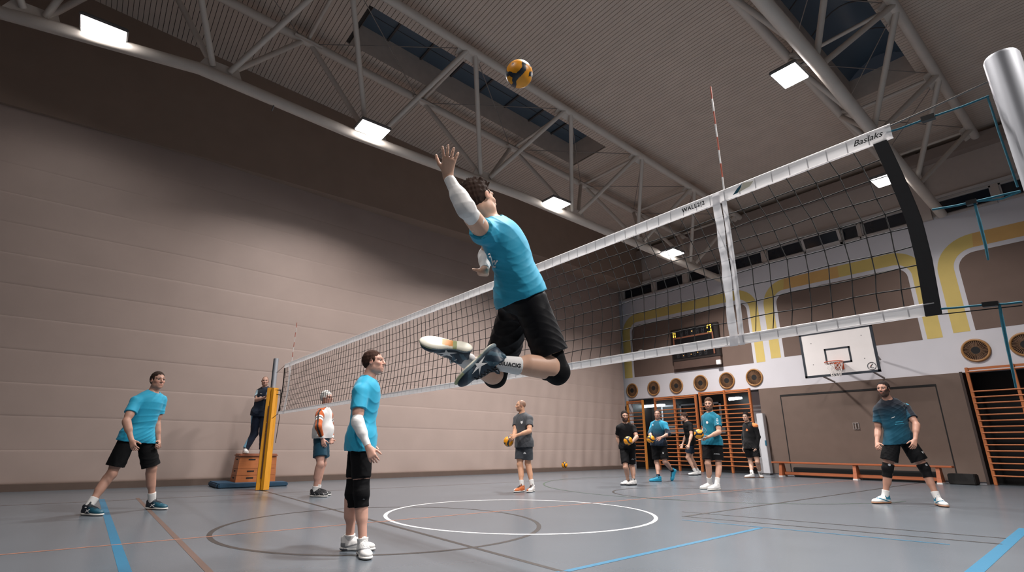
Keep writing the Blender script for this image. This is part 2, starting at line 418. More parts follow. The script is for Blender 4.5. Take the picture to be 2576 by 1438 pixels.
# recesses behind the wall bars
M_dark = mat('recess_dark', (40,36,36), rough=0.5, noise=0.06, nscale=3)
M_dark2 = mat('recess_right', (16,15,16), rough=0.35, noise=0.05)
M_rw = mat('recess_white', (200,200,204), rough=0.6, noise=0.03)
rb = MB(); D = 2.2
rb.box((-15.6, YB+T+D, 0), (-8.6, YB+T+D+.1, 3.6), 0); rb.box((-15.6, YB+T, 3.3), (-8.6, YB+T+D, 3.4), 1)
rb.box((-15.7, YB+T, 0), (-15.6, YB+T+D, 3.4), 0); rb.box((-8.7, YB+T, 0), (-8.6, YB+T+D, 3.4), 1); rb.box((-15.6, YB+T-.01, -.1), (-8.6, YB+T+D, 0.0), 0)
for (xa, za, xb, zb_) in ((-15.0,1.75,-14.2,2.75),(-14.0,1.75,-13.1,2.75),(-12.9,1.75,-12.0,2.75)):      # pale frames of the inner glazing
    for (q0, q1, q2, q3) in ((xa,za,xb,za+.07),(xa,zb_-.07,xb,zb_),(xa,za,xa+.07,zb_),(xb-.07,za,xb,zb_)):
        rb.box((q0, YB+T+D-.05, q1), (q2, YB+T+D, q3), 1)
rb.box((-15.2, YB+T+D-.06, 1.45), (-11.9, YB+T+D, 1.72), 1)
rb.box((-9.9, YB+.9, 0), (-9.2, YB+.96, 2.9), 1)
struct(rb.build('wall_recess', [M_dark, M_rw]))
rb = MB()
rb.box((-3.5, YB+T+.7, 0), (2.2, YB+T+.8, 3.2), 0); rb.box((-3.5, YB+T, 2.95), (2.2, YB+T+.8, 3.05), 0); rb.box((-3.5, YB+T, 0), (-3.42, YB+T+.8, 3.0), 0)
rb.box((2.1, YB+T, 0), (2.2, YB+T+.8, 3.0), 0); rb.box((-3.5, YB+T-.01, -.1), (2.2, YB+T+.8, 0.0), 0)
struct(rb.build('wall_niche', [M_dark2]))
# ================================================================== roof trusses
M_steel = mat('truss_paint', (206,195,185), rough=0.55, noise=0.04, nscale=3)
M_rod = mat('tie_rod', (140,130,124), rough=0.5, noise=0.03)
def truss(label, xl, xr, bot, nodes_t, nodes_b, drop, yend):
    """space truss: two top chords under the boards, one heavy bottom chord, tube web, gusset plates and tie rods"""
    t = thing('roof_truss', (xr, nodes_t[0], zc(nodes_t[0])-drop), label, 'truss', 'tubular roof trusses')
    def T(x, y): return np.array([x, y, zc(y)-drop])
    def B(y):
        for (a, b) in zip(bot[:-1], bot[1:]):
            if a[1] <= y <= b[1]:
                k = (y-a[1])/(b[1]-a[1]); return np.array(a)*(1-k)+np.array(b)*k
        return np.array(bot[0] if y < bot[0][1] else bot[-1])
    MB().tube([T(xl, Y0+.2), T(xl, yend)], 0.105, 14).build('top_chord', M_steel, t)
    MB().tube([T(xr, Y0+.2), T(xr, yend)], 0.105, 14).build('top_chord', M_steel, t)
    MB().tube(bot, 0.125, 16).build('bottom_chord', M_steel, t)
    for yb in nodes_b:
        n = B(yb); g = MB()
        g.add([n+np.array(v) for v in ((-.02,-.42,.08),(-.02,-.32,.32),(-.02,.32,.32),(-.02,.42,.08),(.02,-.42,.08),(.02,-.32,.32),(.02,.32,.32),(.02,.42,.08))],
              [(0,1,2,3),(7,6,5,4),(0,4,5,1),(1,5,6,2),(2,6,7,3),(3,7,4,0)])
        g.build('gusset_plate', M_steel, t)
        for x in (xl, xr):
            for yt in nodes_t:
                if 0.2 < abs(yt-yb) < 2.2:
                    s = 1 if yt > yb else -1
                    MB().tube([n+np.array([0.02*(1 if x == xr else -1), .16*s, .2]), T(x, yt)+np.array([0,-.12*s,-.06])], 0.062, 10).build('diagonal', M_steel, t)
    for yt in nodes_t:
        for x, s in ((xl, 1), (xr, -1)):
            p = T(x, yt); g = MB()
            g.obox(p+np.array([.10*s,0,-.06]), (0,1,CB), (1,0,-.5*s), (.5*s,0,1), .33, .13, .02); g.build('gusset_plate', M_steel, t)
        MB().tube([T(xl+.1, yt), T(xr-.1, yt)], 0.045, 8).build('cross_strut', M_steel, t)
    for a, b in zip(nodes_t[:-1], nodes_t[1:]):
        MB().tube([T(xl+.12, a+.25), T(xr-.12, b-.25)], 0.011, 5).build('tie_rod', M_rod, t)
        MB().tube([T(xr-.12, a+.25), T(xl+.12, b-.25)], 0.011, 5).build('tie_rod', M_rod, t)
    return t
def bchord(pts, z0):
    n = (0, -CB, 1.0); return [tuple(on_pl(x, y, (0,0,z0), n)) for x, y in pts]
bl = bchord([(0,31),(501,172),(878,333),(1304,490),(1600,613)], 8.3)
a = np.array(bl[0]); b = np.array(bl[1]); d = (a-b)/np.linalg.norm(a-b)
bl = [tuple(a+d*7)]+bl; a = np.array(bl[-1]); b = np.array(bl[-2]); d = (a-b)/np.linalg.norm(a-b); bl.append(tuple(a+d*((YB-a[1])/d[1])))
truss('left roof truss of white tubes running above the beige curtain', -11.22, -8.72, bl, [-3.9,-0.75,2.4,5.6,8.9,12.1,15.0,17.9], [-2.3,0.75,4.1,7.3,10.6,13.6,16.5], 0.28, YB-.05)
br_ = bchord([(1925,10),(2054,158),(2194,330)], 8.6)
a = np.array(br_[0]); b = np.array(br_[-1]); d = (b-a)/np.linalg.norm(b-a)
br_ = [tuple(a-d*(a[1]-Y0-.3)/d[1])]+br_+[tuple(b+d*((YB-.1-b[1])/d[1]))]
truss('right roof truss of white tubes beside the vaulted roof light', -3.8, -1.70, br_, [2.2,5.3,8.5,11.6,14.6,17.7], [0.6,3.8,6.9,9.9,13.1,16.3], 0.28, YB-.05)
# ================================================================== flood lights
M_lens = mat('lamp_lens', (255,252,250), rough=0.4, noise=0, emit=26.0)
M_hous = mat('lamp_housing', (110,108,108), rough=0.45, noise=0.03, metal=0.3)
LAMPS = []
def lamp(px, py, z0, chord, label, sx, sy):
    p = on_pl(px, py, (0,0,z0), (0, -CB, 1.0)); LAMPS.append(p)
    t = thing('flood_light', p+np.array([0,0,.06]), label, 'lamp', 'flood lights on the trusses')
    MB().cbox((p[0]-sx/2-.03, p[1]-sy/2-.03, p[2]+.012), (p[0]+sx/2+.03, p[1]+sy/2+.03, p[2]+.09), .02).build('housing', M_hous, t)
    MB().cbox((p[0]-sx/2, p[1]-sy/2, p[2]-.012), (p[0]+sx/2, p[1]+sy/2, p[2]+.014), .012).build('lens', M_lens, t)
    cxx = np.interp(p[1], [q[1] for q in chord], [q[0] for q in chord]); czz = np.interp(p[1], [q[1] for q in chord], [q[2] for q in chord])
    MB().tube([(p[0], p[1], p[2]+.09), (p[0], p[1], p[2]+.16), (cxx, p[1], czz+.12)], .025, 8).build('bracket', M_hous, t)
lamp(261,80,8.3,bl,'leftmost flood light in the photo, on the long left truss', .48, .68)
lamp(937,327,8.3,bl,'bright flood light on left truss above the raised hand', .48, .68)
lamp(1400,512,8.3,bl,'flood light on left truss right of the jumping player', .48, .68)
lamp(1692,636,8.3,bl,'small far flood light seen through the net by the back wall', .48, .68)
lamp(1987,192,8.6,br_,'nearer flood light on the right truss, above the net', .46, .62)
lamp(2225,455,8.6,br_,'farther flood light on right truss, seen through the net end', .46, .62)
# rope guide clamp hanging from the left bottom chord
p = on_pl(686,262,(0,0,8.3),(0,-CB,1.0))
tag(MB().tube([p+np.array([0,0,.16]),p+np.array([.14,0,.1]),p+np.array([.15,0,-.14]),p+np.array([.05,0,-.2])],.016,6).build('pipe_clamp', M_hous), 'small clamp hanging on the left truss bottom tube', 'clamp')
# ================================================================== net, antennas, ropes and posts
M_cord = mat('net_cord', (20,18,18), rough=0.8, noise=0)
M_tape = mat('net_tape', (240,238,238), rough=0.55, transl=0.5, noise=0.05, nscale=9, bump=0.12, bscale=30)
M_tape3 = mat('net_tape_seam', (200,198,200), rough=.6, transl=0.4, noise=.03)
M_tape2 = mat('net_band_white', (240,238,240), rough=0.42, transl=0.45, noise=0.04, nscale=7)
M_bandk = mat('net_band_black', (26,26,30), rough=0.75, noise=0.1, nscale=30)
M_red = mat('antenna_red', (176,74,44), rough=0.4, noise=0.02)
M_whs = mat('antenna_white', (235,232,230), rough=0.4, noise=0.02)
M_rope = mat('rope_turquoise', (30,104,124), rough=0.7, noise=0.15, nscale=60)
M_buck = mat('buckle_black', (24,24,26), rough=0.5, noise=0)
M_cable = mat('steel_cable', (120,116,114), rough=0.35, metal=0.7, noise=0.05)
NX0, NX1, NT, NB = -11.08, -0.56, 2.43, 1.44
def ndx(x, z):
    f = min(1.0, max(0.0, (x+7.0)/5.0)); e = 1.0 if x < -1.0 else max(0.42, 1-(x+1.0)/0.44*0.58)
    u = max(0.0, (z-1.88)/0.5)
    return -0.145*f*e*(u**1.25) - 0.03*f*e*max(0, (1.7-z)/.26)
def ndy(x, z): return 0.035*math.sin(math.pi*(NT-z)/(NT-NB))*(0.6+0.4*math.sin(x*1.7))
def NP(x, z): return (x+ndx(x, z), YN+ndy(x, z), z)
net = thing('volleyball_net', (-5.8, YN, NB), 'long black volleyball net with white tapes across the hall', 'net')
nm = MB()
nx = int(round((NX1-NX0)/0.1)); zrow = [NB+0.045+(NT-0.07-NB-0.045)*k/9 for k in range(10)]
for i in range(nx+1):
    x = NX0+(NX1-NX0)*i/nx
    r = 0.0028 if x > -4 else 0.0038
    nm.tube([NP(x+0.004*math.sin(i*7.1+k*2.3), z) for k, z in enumerate(zrow)], r, 4, cap=False)
for z in zrow[1:-1]:
    nm.tube([NP(NX0+(NX1-NX0)*i/nx, z+0.004*math.sin(i*1.3+z*40)) for i in range(nx+1)], 0.0030, 4, cap=False)
nm.build('netting', M_cord, net)
def tape(z0, z1, name, sag=0.0):
    t = MB(); n = 110; th = 0.004
    for s in (-1,):
        A = []; B = []
        for i in range(n+1):
            x = NX0+(NX1-NX0)*i/n; wv = 0.0025*math.sin(i*0.9)+0.0015*math.sin(i*2.7)
            A.append((x, YN+s*th+wv, z0)); B.append((x, YN+s*th*0.8+wv*0.5, z1))
        t.strip(A, B, 0, True)
    t.tube([(NX0, YN, z1), (NX1, YN, z1)], 0.006, 6); t.tube([(NX0, YN, z0), (NX1, YN, z0)], 0.004, 6)
    for i in range(1, nx):
        x = NX0+(NX1-NX0)*i/nx; y_ = YN-th-.0048
        t.add([(x-.003,y_,z0+.002),(x+.003,y_,z0+.002),(x+.003,y_,z1-.002),(x-.003,y_,z1-.002)],[(0,1,2,3)],1)
    return t.build(name, [M_tape, M_tape3], net)
tb = tape(NT-0.075, NT, 'top_tape'); bb_ = tape(NB, NB+0.05, 'bottom_tape')
for x in (NX0, NX1):                                        # black end bands
    t = MB(); hw = 0.03 if x > -5 else 0.02
    zs_ = [NB-.005+(NT-.06-NB)*k/14 for k in range(15)]
    for s in (-1, 1):
        t.strip([(NP(x, z)[0]-hw, NP(x, z)[1]+s*.006, z) for z in zs_], [(NP(x, z)[0]+hw, NP(x, z)[1]+s*.006, z) for z in zs_], 0, True)
    t.build('end_band', M_bandk, net)
for x, dxt in ((-10.72, 0), (-1.52, 0)):                    # white side bands with the antennas in their pockets
    t = MB(); zs_ = [NB-.01+(NT-NB+.01)*k/14 for k in range(15)]
    for s in (-1,):
        t.strip([(x-.026+.004*math.sin(k*1.9), YN+ndy(x, z)+s*.011, z) for k, z in enumerate(zs_)], [(x+.026+.004*math.sin(k*1.3), YN+ndy(x, z)+s*.011, z) for k, z in enumerate(zs_)], 0, True)
    t.build('side_band', M_tape2, net)
    ax = x+0.05
    t = MB()
    for s in (-1,): t.strip([(ax-.016, YN+ndy(x, z)+s*.009, z) for z in zs_[:-1]], [(ax+.016, YN+ndy(x, z)+s*.009, z) for z in zs_[:-1]], 0, True)
    t.build('antenna_pocket', M_tape2, net)
    an = MB()
    for k in range(8):
        za = 2.43+0.1*k; an.tube([(ax, YN+.012, za), (ax, YN+.012, za+0.1)], 0.0055, 8, mi=1 if k in (1,3,5,7) else 0)
    an.tube([(ax, YN+.012, NB), (ax, YN+.012, 2.43)], 0.0055, 8, mi=0)
    an.build('antenna', [M_whs, M_red], net)
# lettering and sticker on the top tape
M_ink = mat('print_ink', (30,30,34), rough=0.6, noise=0)
def tape_text(txt, xc, zc_, size, name, shear=0.0, rot=0.0, m=M_ink, space=1.0, bold=0.0):
    vs, fs = text_mesh(txt, size, shear=shear, space=space, bold=bold)
    t = MB(); c, s = math.cos(rot), math.sin(rot)
    t.add([(xc+v[0]*c-v[1]*s, YN-.0105, zc_+v[0]*s+v[1]*c) for v in vs], fs)
    return t.build(name, m, tb, recalc=False)
tape_text('WALL2|2', -1.685, NT-.036, 0.040, 'lettering', space=1.1, bold=0.0012)
tape_text('Baslaks', -0.665, NT-.036, 0.046, 'script_lettering', shear=0.35, bold=0.0005)
M_st1 = mat('sticker_teal', (30,84,104), rough=0.3, noise=0.02); M_st2 = mat('sticker_cream', (214,208,190), rough=0.3, noise=0.02)
t = MB(); sx = -1.345
t.prism([(sx-.06,NT-.06),(sx-.03,NT-.03),(sx+.005,NT-.008),(sx-.005,NT-.03),(sx-.03,NT-.058)], 'y', YN-.0125, YN-.0105, 0)
t.prism([(sx-.03,NT-.058),(sx-.002,NT-.03),(sx+.01,NT-.006),(sx+.075,NT-.02),(sx+.05,NT-.045)], 'y', YN-.012, YN-.0105, 1)
t.build('sticker', [M_st1, M_st2], tb)
# ropes at the near end
def PN(x, y): return tuple(on_y(x, y, YN))
MB().tube([PN(2226,322), PN(2350,268), PN(2484,206)], 0.004, 6).build('top_cable', M_cable, net)
r_ = MB().tube([PN(2230,333), PN(2262,324), PN(2335,297), PN(2420,268), PN(2488,241)], [0.0045,.005,.0045,.0045,.0045], 6)
r_.tube([PN(2484,243), PN(2496,278), PN(2512,330), PN(2538,405), PN(2560,470)], .0045, 6)
ro = r_.build('tension_rope', M_rope, net)
MB().obox(PN(2335,297), np.array(PN(2360,289))-np.array(PN(2310,305)), (0,1,0), (0,0,1), .026, .012, .013).build('buckle', M_buck, ro)
r_ = MB().tube([PN(2345,527), PN(2400,518), PN(2452,507), PN(2530,488), PN(2568,480)], .0048, 6)
r_.tube([PN(2452,507), PN(2520,500), PN(2568,481)], .004, 6)
r_.tube([PN(2451,508), PN(2465,560), PN(2480,620), PN(2486,654)], [.005,.007,.006,.004], 6)
ro = r_.build('tension_rope', M_rope, net)
MB().obox(PN(2444,509), np.array(PN(2460,505))-np.array(PN(2430,513)), (0,1,0), (0,0,1), .018, .011, .010).build('buckle', M_buck, ro)
r_ = MB().tube([PN(2358,777), PN(2400,774), PN(2480,766), PN(2530,764), PN(2572,759)], .0048, 6)
r_.tube([PN(2514,766), PN(2522,810), PN(2536,880), PN(2548,935), PN(2556,975)], [.005,.007,.006,.005,.004], 6)
ro = r_.build('tension_rope', M_rope, net)
MB().obox(PN(2492,765), np.array(PN(2510,763))-np.array(PN(2470,767)), (0,1,0), (0,0,1), .026, .012, .010).build('buckle', M_buck, ro)
MB().tube([PN(2350,792), PN(2572,768)], .0025, 5).build('bottom_cable', M_cord, net)
# far end ties
PX = -11.62
MB().tube([(NX0, YN, NT-.02), (PX-.12, YN+.03, 2.33)], .006, 5).build('top_cable', M_cable, net)
MB().tube([(NX0, YN, 1.92), (PX-.02, YN+.03, 1.96)], .006, 5).build('side_cord', M_cord, net)
MB().tube([(NX0, YN, NB+.01), (PX+.02, YN+.03, 1.38)], .006, 5).build('side_cord', M_cord, net)
# posts
M_alu = mat('aluminium_post', (150,152,158), rough=0.5, metal=0.55, noise=0.04, nscale=4)
M_pad = mat('post_pad_yellow', (208,142,24), rough=0.55, noise=0.05, nscale=5, bump=0.04, bscale=40)
M_strap = mat('pad_strap', (70,40,24), rough=0.8, noise=0.05)
post = thing('net_post', (PX, YN+.04, 0), 'far net post in yellow padding beside the wooden box', 'post', 'net posts')
lean = np.array([-.135, 0, 1.0])
def L(z, dx=0, dy=0): return np.array([PX, YN+.04, 0])+lean*z+np.array([dx, dy, 0])
MB().tube([L(0), L(2.66)], .052, 16).build('pole', M_alu, post)
MB().obox(L(2.2, .03, -.04), lean, (.78,.62,0), (0,1,0), .45, .012, .012).build('winch_rail', mat('rail_dark', (50,54,62), rough=.5), post)
vr = np.array([.622,.783,0]); va = np.array([-.783,.622,0])
def pad(s):
    t = MB(); pl_ = []
    for u, v in ((.010,-.10),(.075,-.115),(.108,-.06),(.108,.06),(.08,.115),(.010,.115)):
        pl_.append((u*s, v))
    pts = []
    for z in (0.012, 2.02):
        sc_ = 1.0 if z < 1 else 0.9
        pts += [L(z)+vr*u*sc_+va*v*sc_ for u, v in pl_]
    n = len(pl_)
    t.add(pts, [tuple(range(n)), tuple(range(2*n-1, n-1, -1))]+[(i, n+i, n+(i+1) % n, (i+1) % n) for i in range(n)])
    return t.build('padding', M_pad, post)
pad(-1); pad(1)
st = MB()
for z, dz in ((1.48,.16),(1.2,.10),(0.86,.24),(0.45,.22)): st.obox(L(z)+va*-.108+vr*.004, lean, vr, va, dz, .011, .006)
st.build('strap', M_strap, post)
st = MB()
for z in (1.99, 1.9): st.tube([L(z, .02, -.06), L(z-.02)+vr*.16, L(z-.1)+vr*.19], .008, 6)
st.tube([L(1.98)+vr*.17, L(1.4)+vr*.2, L(.9)+vr*.17], .007, 5)
st.build('tension_strap', M_cord, post)
RP = np.array([-0.115, YN, 0])
post2 = thing('net_post', RP, 'thick bare aluminium net post at right photo edge', 'post', 'net posts')
lean2 = np.array([-.0, 0, 1.0])
MB().tube([RP, RP+lean2*2.53, RP+lean2*2.545], [.062,.062,.056], 40).build('pole', M_alu, post2)
MB().tube([RP+np.array([0,0,.0]), RP+np.array([0,0,.02])], .11, 24).build('floor_cover', M_alu, post2)
# ================================================================== vault box, mats
M_wood = mat('beech_wood', (176,104,58), rough=0.5, noise=0.12, nscale=3, stretch=(1,1,14))
M_wood2 = mat('bench_wood', (170,96,60), rough=0.5, noise=0.10, nscale=3, stretch=(1,12,12))
M_leath = mat('box_leather', (150,92,66), rough=0.6, noise=0.08)
M_blue = mat('mat_blue', (28,64,88), rough=0.7, noise=0.1)
bx0, bx1, by0, by1 = -13.42, -12.88, 2.68, 3.50
box = thing('vault_box', ((bx0+bx1)/2, (by0+by1)/2, 0), 'wooden vault box behind the yellow post that the referee stands on', 'vault box')
tiers = [(0.08, 0.22), (0.225, 0.36), (0.365, 0.60)]
for k, (za, zb) in enumerate(tiers):
    ins = lambda z: 0.03*z/0.6
    t = MB(); p = []
    for z in (za, zb):
        i_ = ins(z); p += [(bx0+i_,by0+i_,z),(bx1-i_,by0+i_,z),(bx1-i_,by1-i_,z),(bx0+i_,by1-i_,z)]
    t.add(p, [(0,3,2,1),(4,5,6,7),(0,1,5,4),(1,2,6,5),(2,3,7,6),(3,0,4,7)])
    fr = t.build('box_tier', M_wood, box)
    zg = zb-.05
    for lo, hi in [((bx1-ins(zg)-.004, yy-.07, zg-.014), (bx1-ins(zg)+.004, yy+.07, zg+.014)) for yy in (by0+.28, by1-.25)]+[((bx0+.2, by0+ins(zg)-.004, zg-.014), (bx0+.34, by0+ins(zg)+.004, zg+.014))]:
        MB().box(lo, hi).build('hand_slot', M_black, fr)
MB().cbox((bx0+.01, by0+.01, .602), (bx1-.01, by1-.01, .67), .022).build('padded_top', M_leath, box)
MB().box((bx0+.05, by0+.05, 0.0), (bx1-.05, by1-.05, .08)).build('base_frame', M_black, box)
a1 = on_z(622,1231); 
t = MB()
t.cbox((-13.50, 2.28, 0.0), (-12.60, 2.65, .10), .02); t.cbox((-12.84, 2.30, 0.0), (-12.46, 3.66, .09), .02)
tag(t.build('floor_mat', M_blue), 'dark blue folded mat lying round the foot of the vault box', 'mat')
# ================================================================== gym bench and boxes behind it
bn = thing('gym_bench', (-6.3, 17.75, 0), 'long low wooden gym bench in front of the padded wall', 'bench')
MB().cbox((-8.55, 17.62, .40), (-3.88, 17.90, .45), .012).build('seat', M_wood2, bn)
MB().cbox((-8.2, 17.72, .06), (-4.15, 17.80, .15), .01).build('lower_rail', M_wood2, bn)
for x in (-8.27, -6.15, -4.2):
    t = MB(); t.add([(x-.05,17.58,0.03),(x+.05,17.58,0.03),(x+.05,17.93,.03),(x-.05,17.93,.03),(x-.04,17.66,.40),(x+.04,17.66,.40),(x+.04,17.86,.40),(x-.04,17.86,.40)], [(0,3,2,1),(4,5,6,7),(0,1,5,4),(1,2,6,5),(2,3,7,6),(3,0,4,7)])
    lg = t.build('leg', M_wood2, bn)
    MB().box((x-.06,17.57,0),(x+.06,17.94,.035)).build('foot', M_whs, lg)
tag(MB().cbox((-8.1,18.12,0),(-4.35,18.34,.28),.02).build('floor_beam', M_black), 'long black low block under the bench against the pads', 'block')
tag(MB().cbox((-4.05,17.75,0),(-3.5,18.2,.26),.02).build('rubber_block', M_black), 'short black block at the right end of the bench', 'block')
# ================================================================== wall bars
M_bar = mat('wall_bar_wood', (178,104,58), rough=0.45, noise=0.10, nscale=4, stretch=(1,1,10))
M_barl = mat('wall_bar_orange', (206,134,62), rough=0.45, noise=0.08, nscale=4, stretch=(1,1,10))
def bars(label, xs, ztop, zt0, m, y=18.33, drop_first=True, zs=None, plus=.12):
    t = thing('wall_bars', (sum(xs)/len(xs), y, 0), label, 'wall bars', 'wooden wall bars')
    for x in xs: MB().cbox((x-.035, y-.05, 0), (x+.035, y+.05, ztop+.06), .008).build('upright', m, t)
    zz_ = [ztop-.06]+[zt0-.151*k for k in range(int((zt0-.2)/.151)+1)]
    for z in zz_:
        MB().tube([(xs[0], y-.045, z), (xs[-1], y-.045, z)], .019, 8).build('rung', M_bar, t)
    MB().box((xs[0], y, ztop-.01), (xs[-1], y+.04, ztop+.05)).build('top_rail', M_bar, t)
bars('narrow wall bars at the left end by the curtain', [-14.86,-14.04], 2.74, 2.28, M_barl)
bars('middle three-post wall bars behind the men waiting with balls', [-13.40,-12.47,-11.50], 2.80, 2.33, M_bar)
bars('three-post wall bars next to the padded wall, behind bearded man', [-11.31,-10.28,-9.32], 2.86, 2.36, M_bar)
bars('wall bars at right photo edge beside the padded wall', [-3.22,-2.30,-1.38], 2.92, 2.34, M_bar)
dl = thing('door_leaf', (-8.98, 18.4, 0), 'narrow white door leaf folded open beside the wall bars', 'door')
MB().cbox((-9.12, 18.20, 0.05), (-8.90, 18.42, 2.02), .01).build('panel', M_rw, dl)
MB().box((-8.93, 18.18, .95), (-8.88, 18.21, 1.12)).build('handle_plate', mat('handle_teal', (40,96,120), rough=.5), dl)
# tubes of light behind the bars
M_tube = mat('tube_light', (236,250,255), rough=0.4, noise=0, emit=9.0)
for (x0, y0, x1, y1, lab) in ((1600,1024,1668,1019,'left pair of fluorescent tubes glowing behind the wall bars'), (1834,1004,1862,1001,'right fluorescent tube glowing behind the wall bars')):
    a = on_y(x0, y0, 20.4); b = on_y(x1, y1, 20.4)
    t = thing('tube_lamp', (a+b)/2, lab, 'lamp', 'fluorescent tubes behind the bars')
    m_ = MB().tube([a, b], .05, 8); m_.tube([a+np.array([0,.12,.02]), b+np.array([0,.12,.02])], .05, 8); m_.build('tube', M_tube, t)
    MB().box((min(a[0],b[0]), 20.33, a[2]+.07), (max(a[0],b[0]), 20.55, a[2]+.11)).build('fitting', M_rw, t)
# ================================================================== round grilles in the wall
M_ring = mat('grille_ring', (160,116,70), rough=0.4, noise=0.06)
M_dish = mat('grille_dish', (92,64,46), rough=0.45, noise=0.1)
M_spoke = mat('grille_spoke', (122,90,64), rough=0.45, noise=0.06)
VS = [(1591,982,'round wooden wall grille nearest to the curtain'),(1645,976,'second round wall grille from the curtain'),(1702,970,'third round wall grille from the curtain, left of middle'),
      (1763,963,'fourth round wall grille from the curtain, below the scoreboard'),(1829,957,'fifth round wall grille from the curtain'),(1898,949,'round wall grille just left of the basketball board'),
      (2455,881,'round wall grille above the right wall bars'),(2580,866,'round wall grille cut by the right photo edge')]
for px, py, lab in VS:
    c = on_y(px, py, YB); R_ = 0.285
    t = thing('wall_grille', (c[0], YB, c[2]), lab, 'grille', 'round wooden wall grilles')
    ring = [(c[0]+R_*math.cos(2*math.pi*k/40), YB-.02, c[2]+R_*math.sin(2*math.pi*k/40)) for k in range(40)]
    MB().tube(ring, .032, 8, closed=True).build('ring', M_ring, t)
    d = MB(); rr = [(R_, YB-.012), (R_*.75, YB-.008), (R_*.35, YB-.006)]
    rings = [[(c[0]+r*math.cos(2*math.pi*k/40), yy, c[2]+r*math.sin(2*math.pi*k/40)) for k in range(41)] for r, yy in rr]
    for A, B in zip(rings[:-1], rings[1:]): d.strip(A, B, 0, True)
    d.build('dish', M_dish, t)
    sp = MB()
    for k in range(36):
        a = 2*math.pi*k/36; ca, sa = math.cos(a), math.sin(a)
        sp.obox((c[0]+ca*R_*.65, YB-.022, c[2]+sa*R_*.65), (ca,0,sa), (0,1,0), (-sa,0,ca), R_*.31, .012, .0055)
    sp.build('spokes', M_spoke, t)
    MB().tube([(c[0], YB, c[2]), (c[0], YB-.03, c[2])], R_*.36, 24).build('hub', M_black, t)
# ================================================================== basketball board
M_board = mat('board_white', (222,216,214), rough=0.5, noise=0.03, nscale=2)
M_frm = mat('board_line', (30,38,48), rough=0.5, noise=0.02)
M_rim = mat('rim_orange', (190,82,44), rough=0.4, noise=0.04)
M_bnet = mat('hoop_net', (226,220,216), rough=0.8, noise=0)
M_arm = mat('bracket_grey', (168,160,156), rough=0.5, noise=0.03)
YBB = 17.2; X0b, X1b, Z0b, Z1b = -6.89, -4.88, 2.955, 4.29
bd = thing('basketball_backboard', ((X0b+X1b)/2, YBB+.02, Z0b), 'white basketball backboard with orange hoop on the back wall', 'basketball hoop')
MB().box((X0b, YBB, Z0b), (X1b, YBB+.035, Z1b)).build('board', M_board, bd)
t = MB(); bw = .055
t.box((X0b-.01,YBB-.006,Z0b-.01),(X1b+.01,YBB+.04,Z0b+bw)); t.box((X0b-.01,YBB-.006,Z1b-bw*.5),(X1b+.01,YBB+.04,Z1b+.01))
t.box((X0b-.01,YBB-.006,Z0b),(X0b+bw,YBB+.04,Z1b)); t.box((X1b-bw,YBB-.006,Z0b),(X1b+.01,YBB+.04,Z1b)); t.build('border', M_frm, bd)
ax0, ax1, az0, az1 = -6.24, -5.53, 3.30, 3.775; t = MB(); bw = .05
for q in ((ax0,az0,ax1,az0+bw),(ax0,az1-bw,ax1,az1),(ax0,az0,ax0+bw,az1),(ax1-bw,az0,ax1,az1)): t.box((q[0],YBB-.004,q[1]),(q[2],YBB+.001,q[3]))
t.build('target_square', M_frm, bd)
RC = np.array([-5.89, YBB-.38, 3.30]); rr = .24
hoop = MB().tube([RC+np.array([rr*math.cos(2*math.pi*k/36), rr*math.sin(2*math.pi*k/36), 0]) for k in range(36)], .013, 8, closed=True)
hoop.box((RC[0]-.12, YBB-.16, RC[2]-.02), (RC[0]+.12, YBB-.005, RC[2]+.015)); hoop.box((RC[0]-.12, YBB-.02, RC[2]-.19), (RC[0]+.12, YBB-.004, RC[2]+.02))
hoop.add([(RC[0]-.1,YBB-.16,RC[2]-.02),(RC[0]+.1,YBB-.16,RC[2]-.02),(RC[0]+.1,YBB-.02,RC[2]-.19),(RC[0]-.1,YBB-.02,RC[2]-.19)],[(0,1,2,3)])
ho = hoop.build('rim', M_rim, bd)
nt = MB(); nn = 12
for k in range(nn):
    for s in (1, -1):
        P_ = []
        for j in range(7):
            f = j/6; a = 2*math.pi*(k+s*j*0.5)/nn; q = rr*(1-.50*f**.8); P_.append(RC+np.array([q*math.cos(a), q*math.sin(a), -.42*f]))
        nt.tube(P_, .005, 4, cap=False)
nt.build('hoop_net', M_bnet, ho)
t = MB()
for x in (X0b+.35, X1b-.3): 
    t.tube([(x, YBB+.04, Z0b+.1), (x, YB-.06, Z0b-.05)], .03, 8); t.tube([(x, YBB+.04, Z1b-.3), (x, YB-.06, Z0b+.5)], .03, 8)
t.tube([(X0b+.35, YBB+.06, Z0b+.25), (X1b-.3, YBB+.06, Z0b+.25)], .025, 8)
t.build('bracket', M_arm, bd)
sc_ = on_y(2193, 920, YBB-.003); t = MB()
t.tube([sc_+np.array([.105*math.cos(2*math.pi*k/28), 0, .105*math.sin(2*math.pi*k/28)]) for k in range(28)], .008, 5, mi=0, closed=True)
t.tube([sc_+np.array(v) for v in ((-.06,0,-.03),(-.01,0,-.05),(.05,0,-.055))], .006, 5, mi=0); t.tube([sc_+np.array(v) for v in ((-.03,0,-.03),(-.005,0,.02),(.03,0,.06))], .009, 5, mi=0); t.tube([sc_+np.array(v) for v in ((-.04,0,.0),(-.005,0,.02))], .008, 5, mi=1)
t.build('round_emblem', [M_frm, M_rim], bd)
t = MB()
for q in ((2040,864),(2166,843),(2175,901),(2046,917)):
    c = on_y(q[0], q[1], YBB-.003); t.tube([c, c+np.array([0,.01,0])], .012, 8)
t.build('bolt', M_frm, bd)
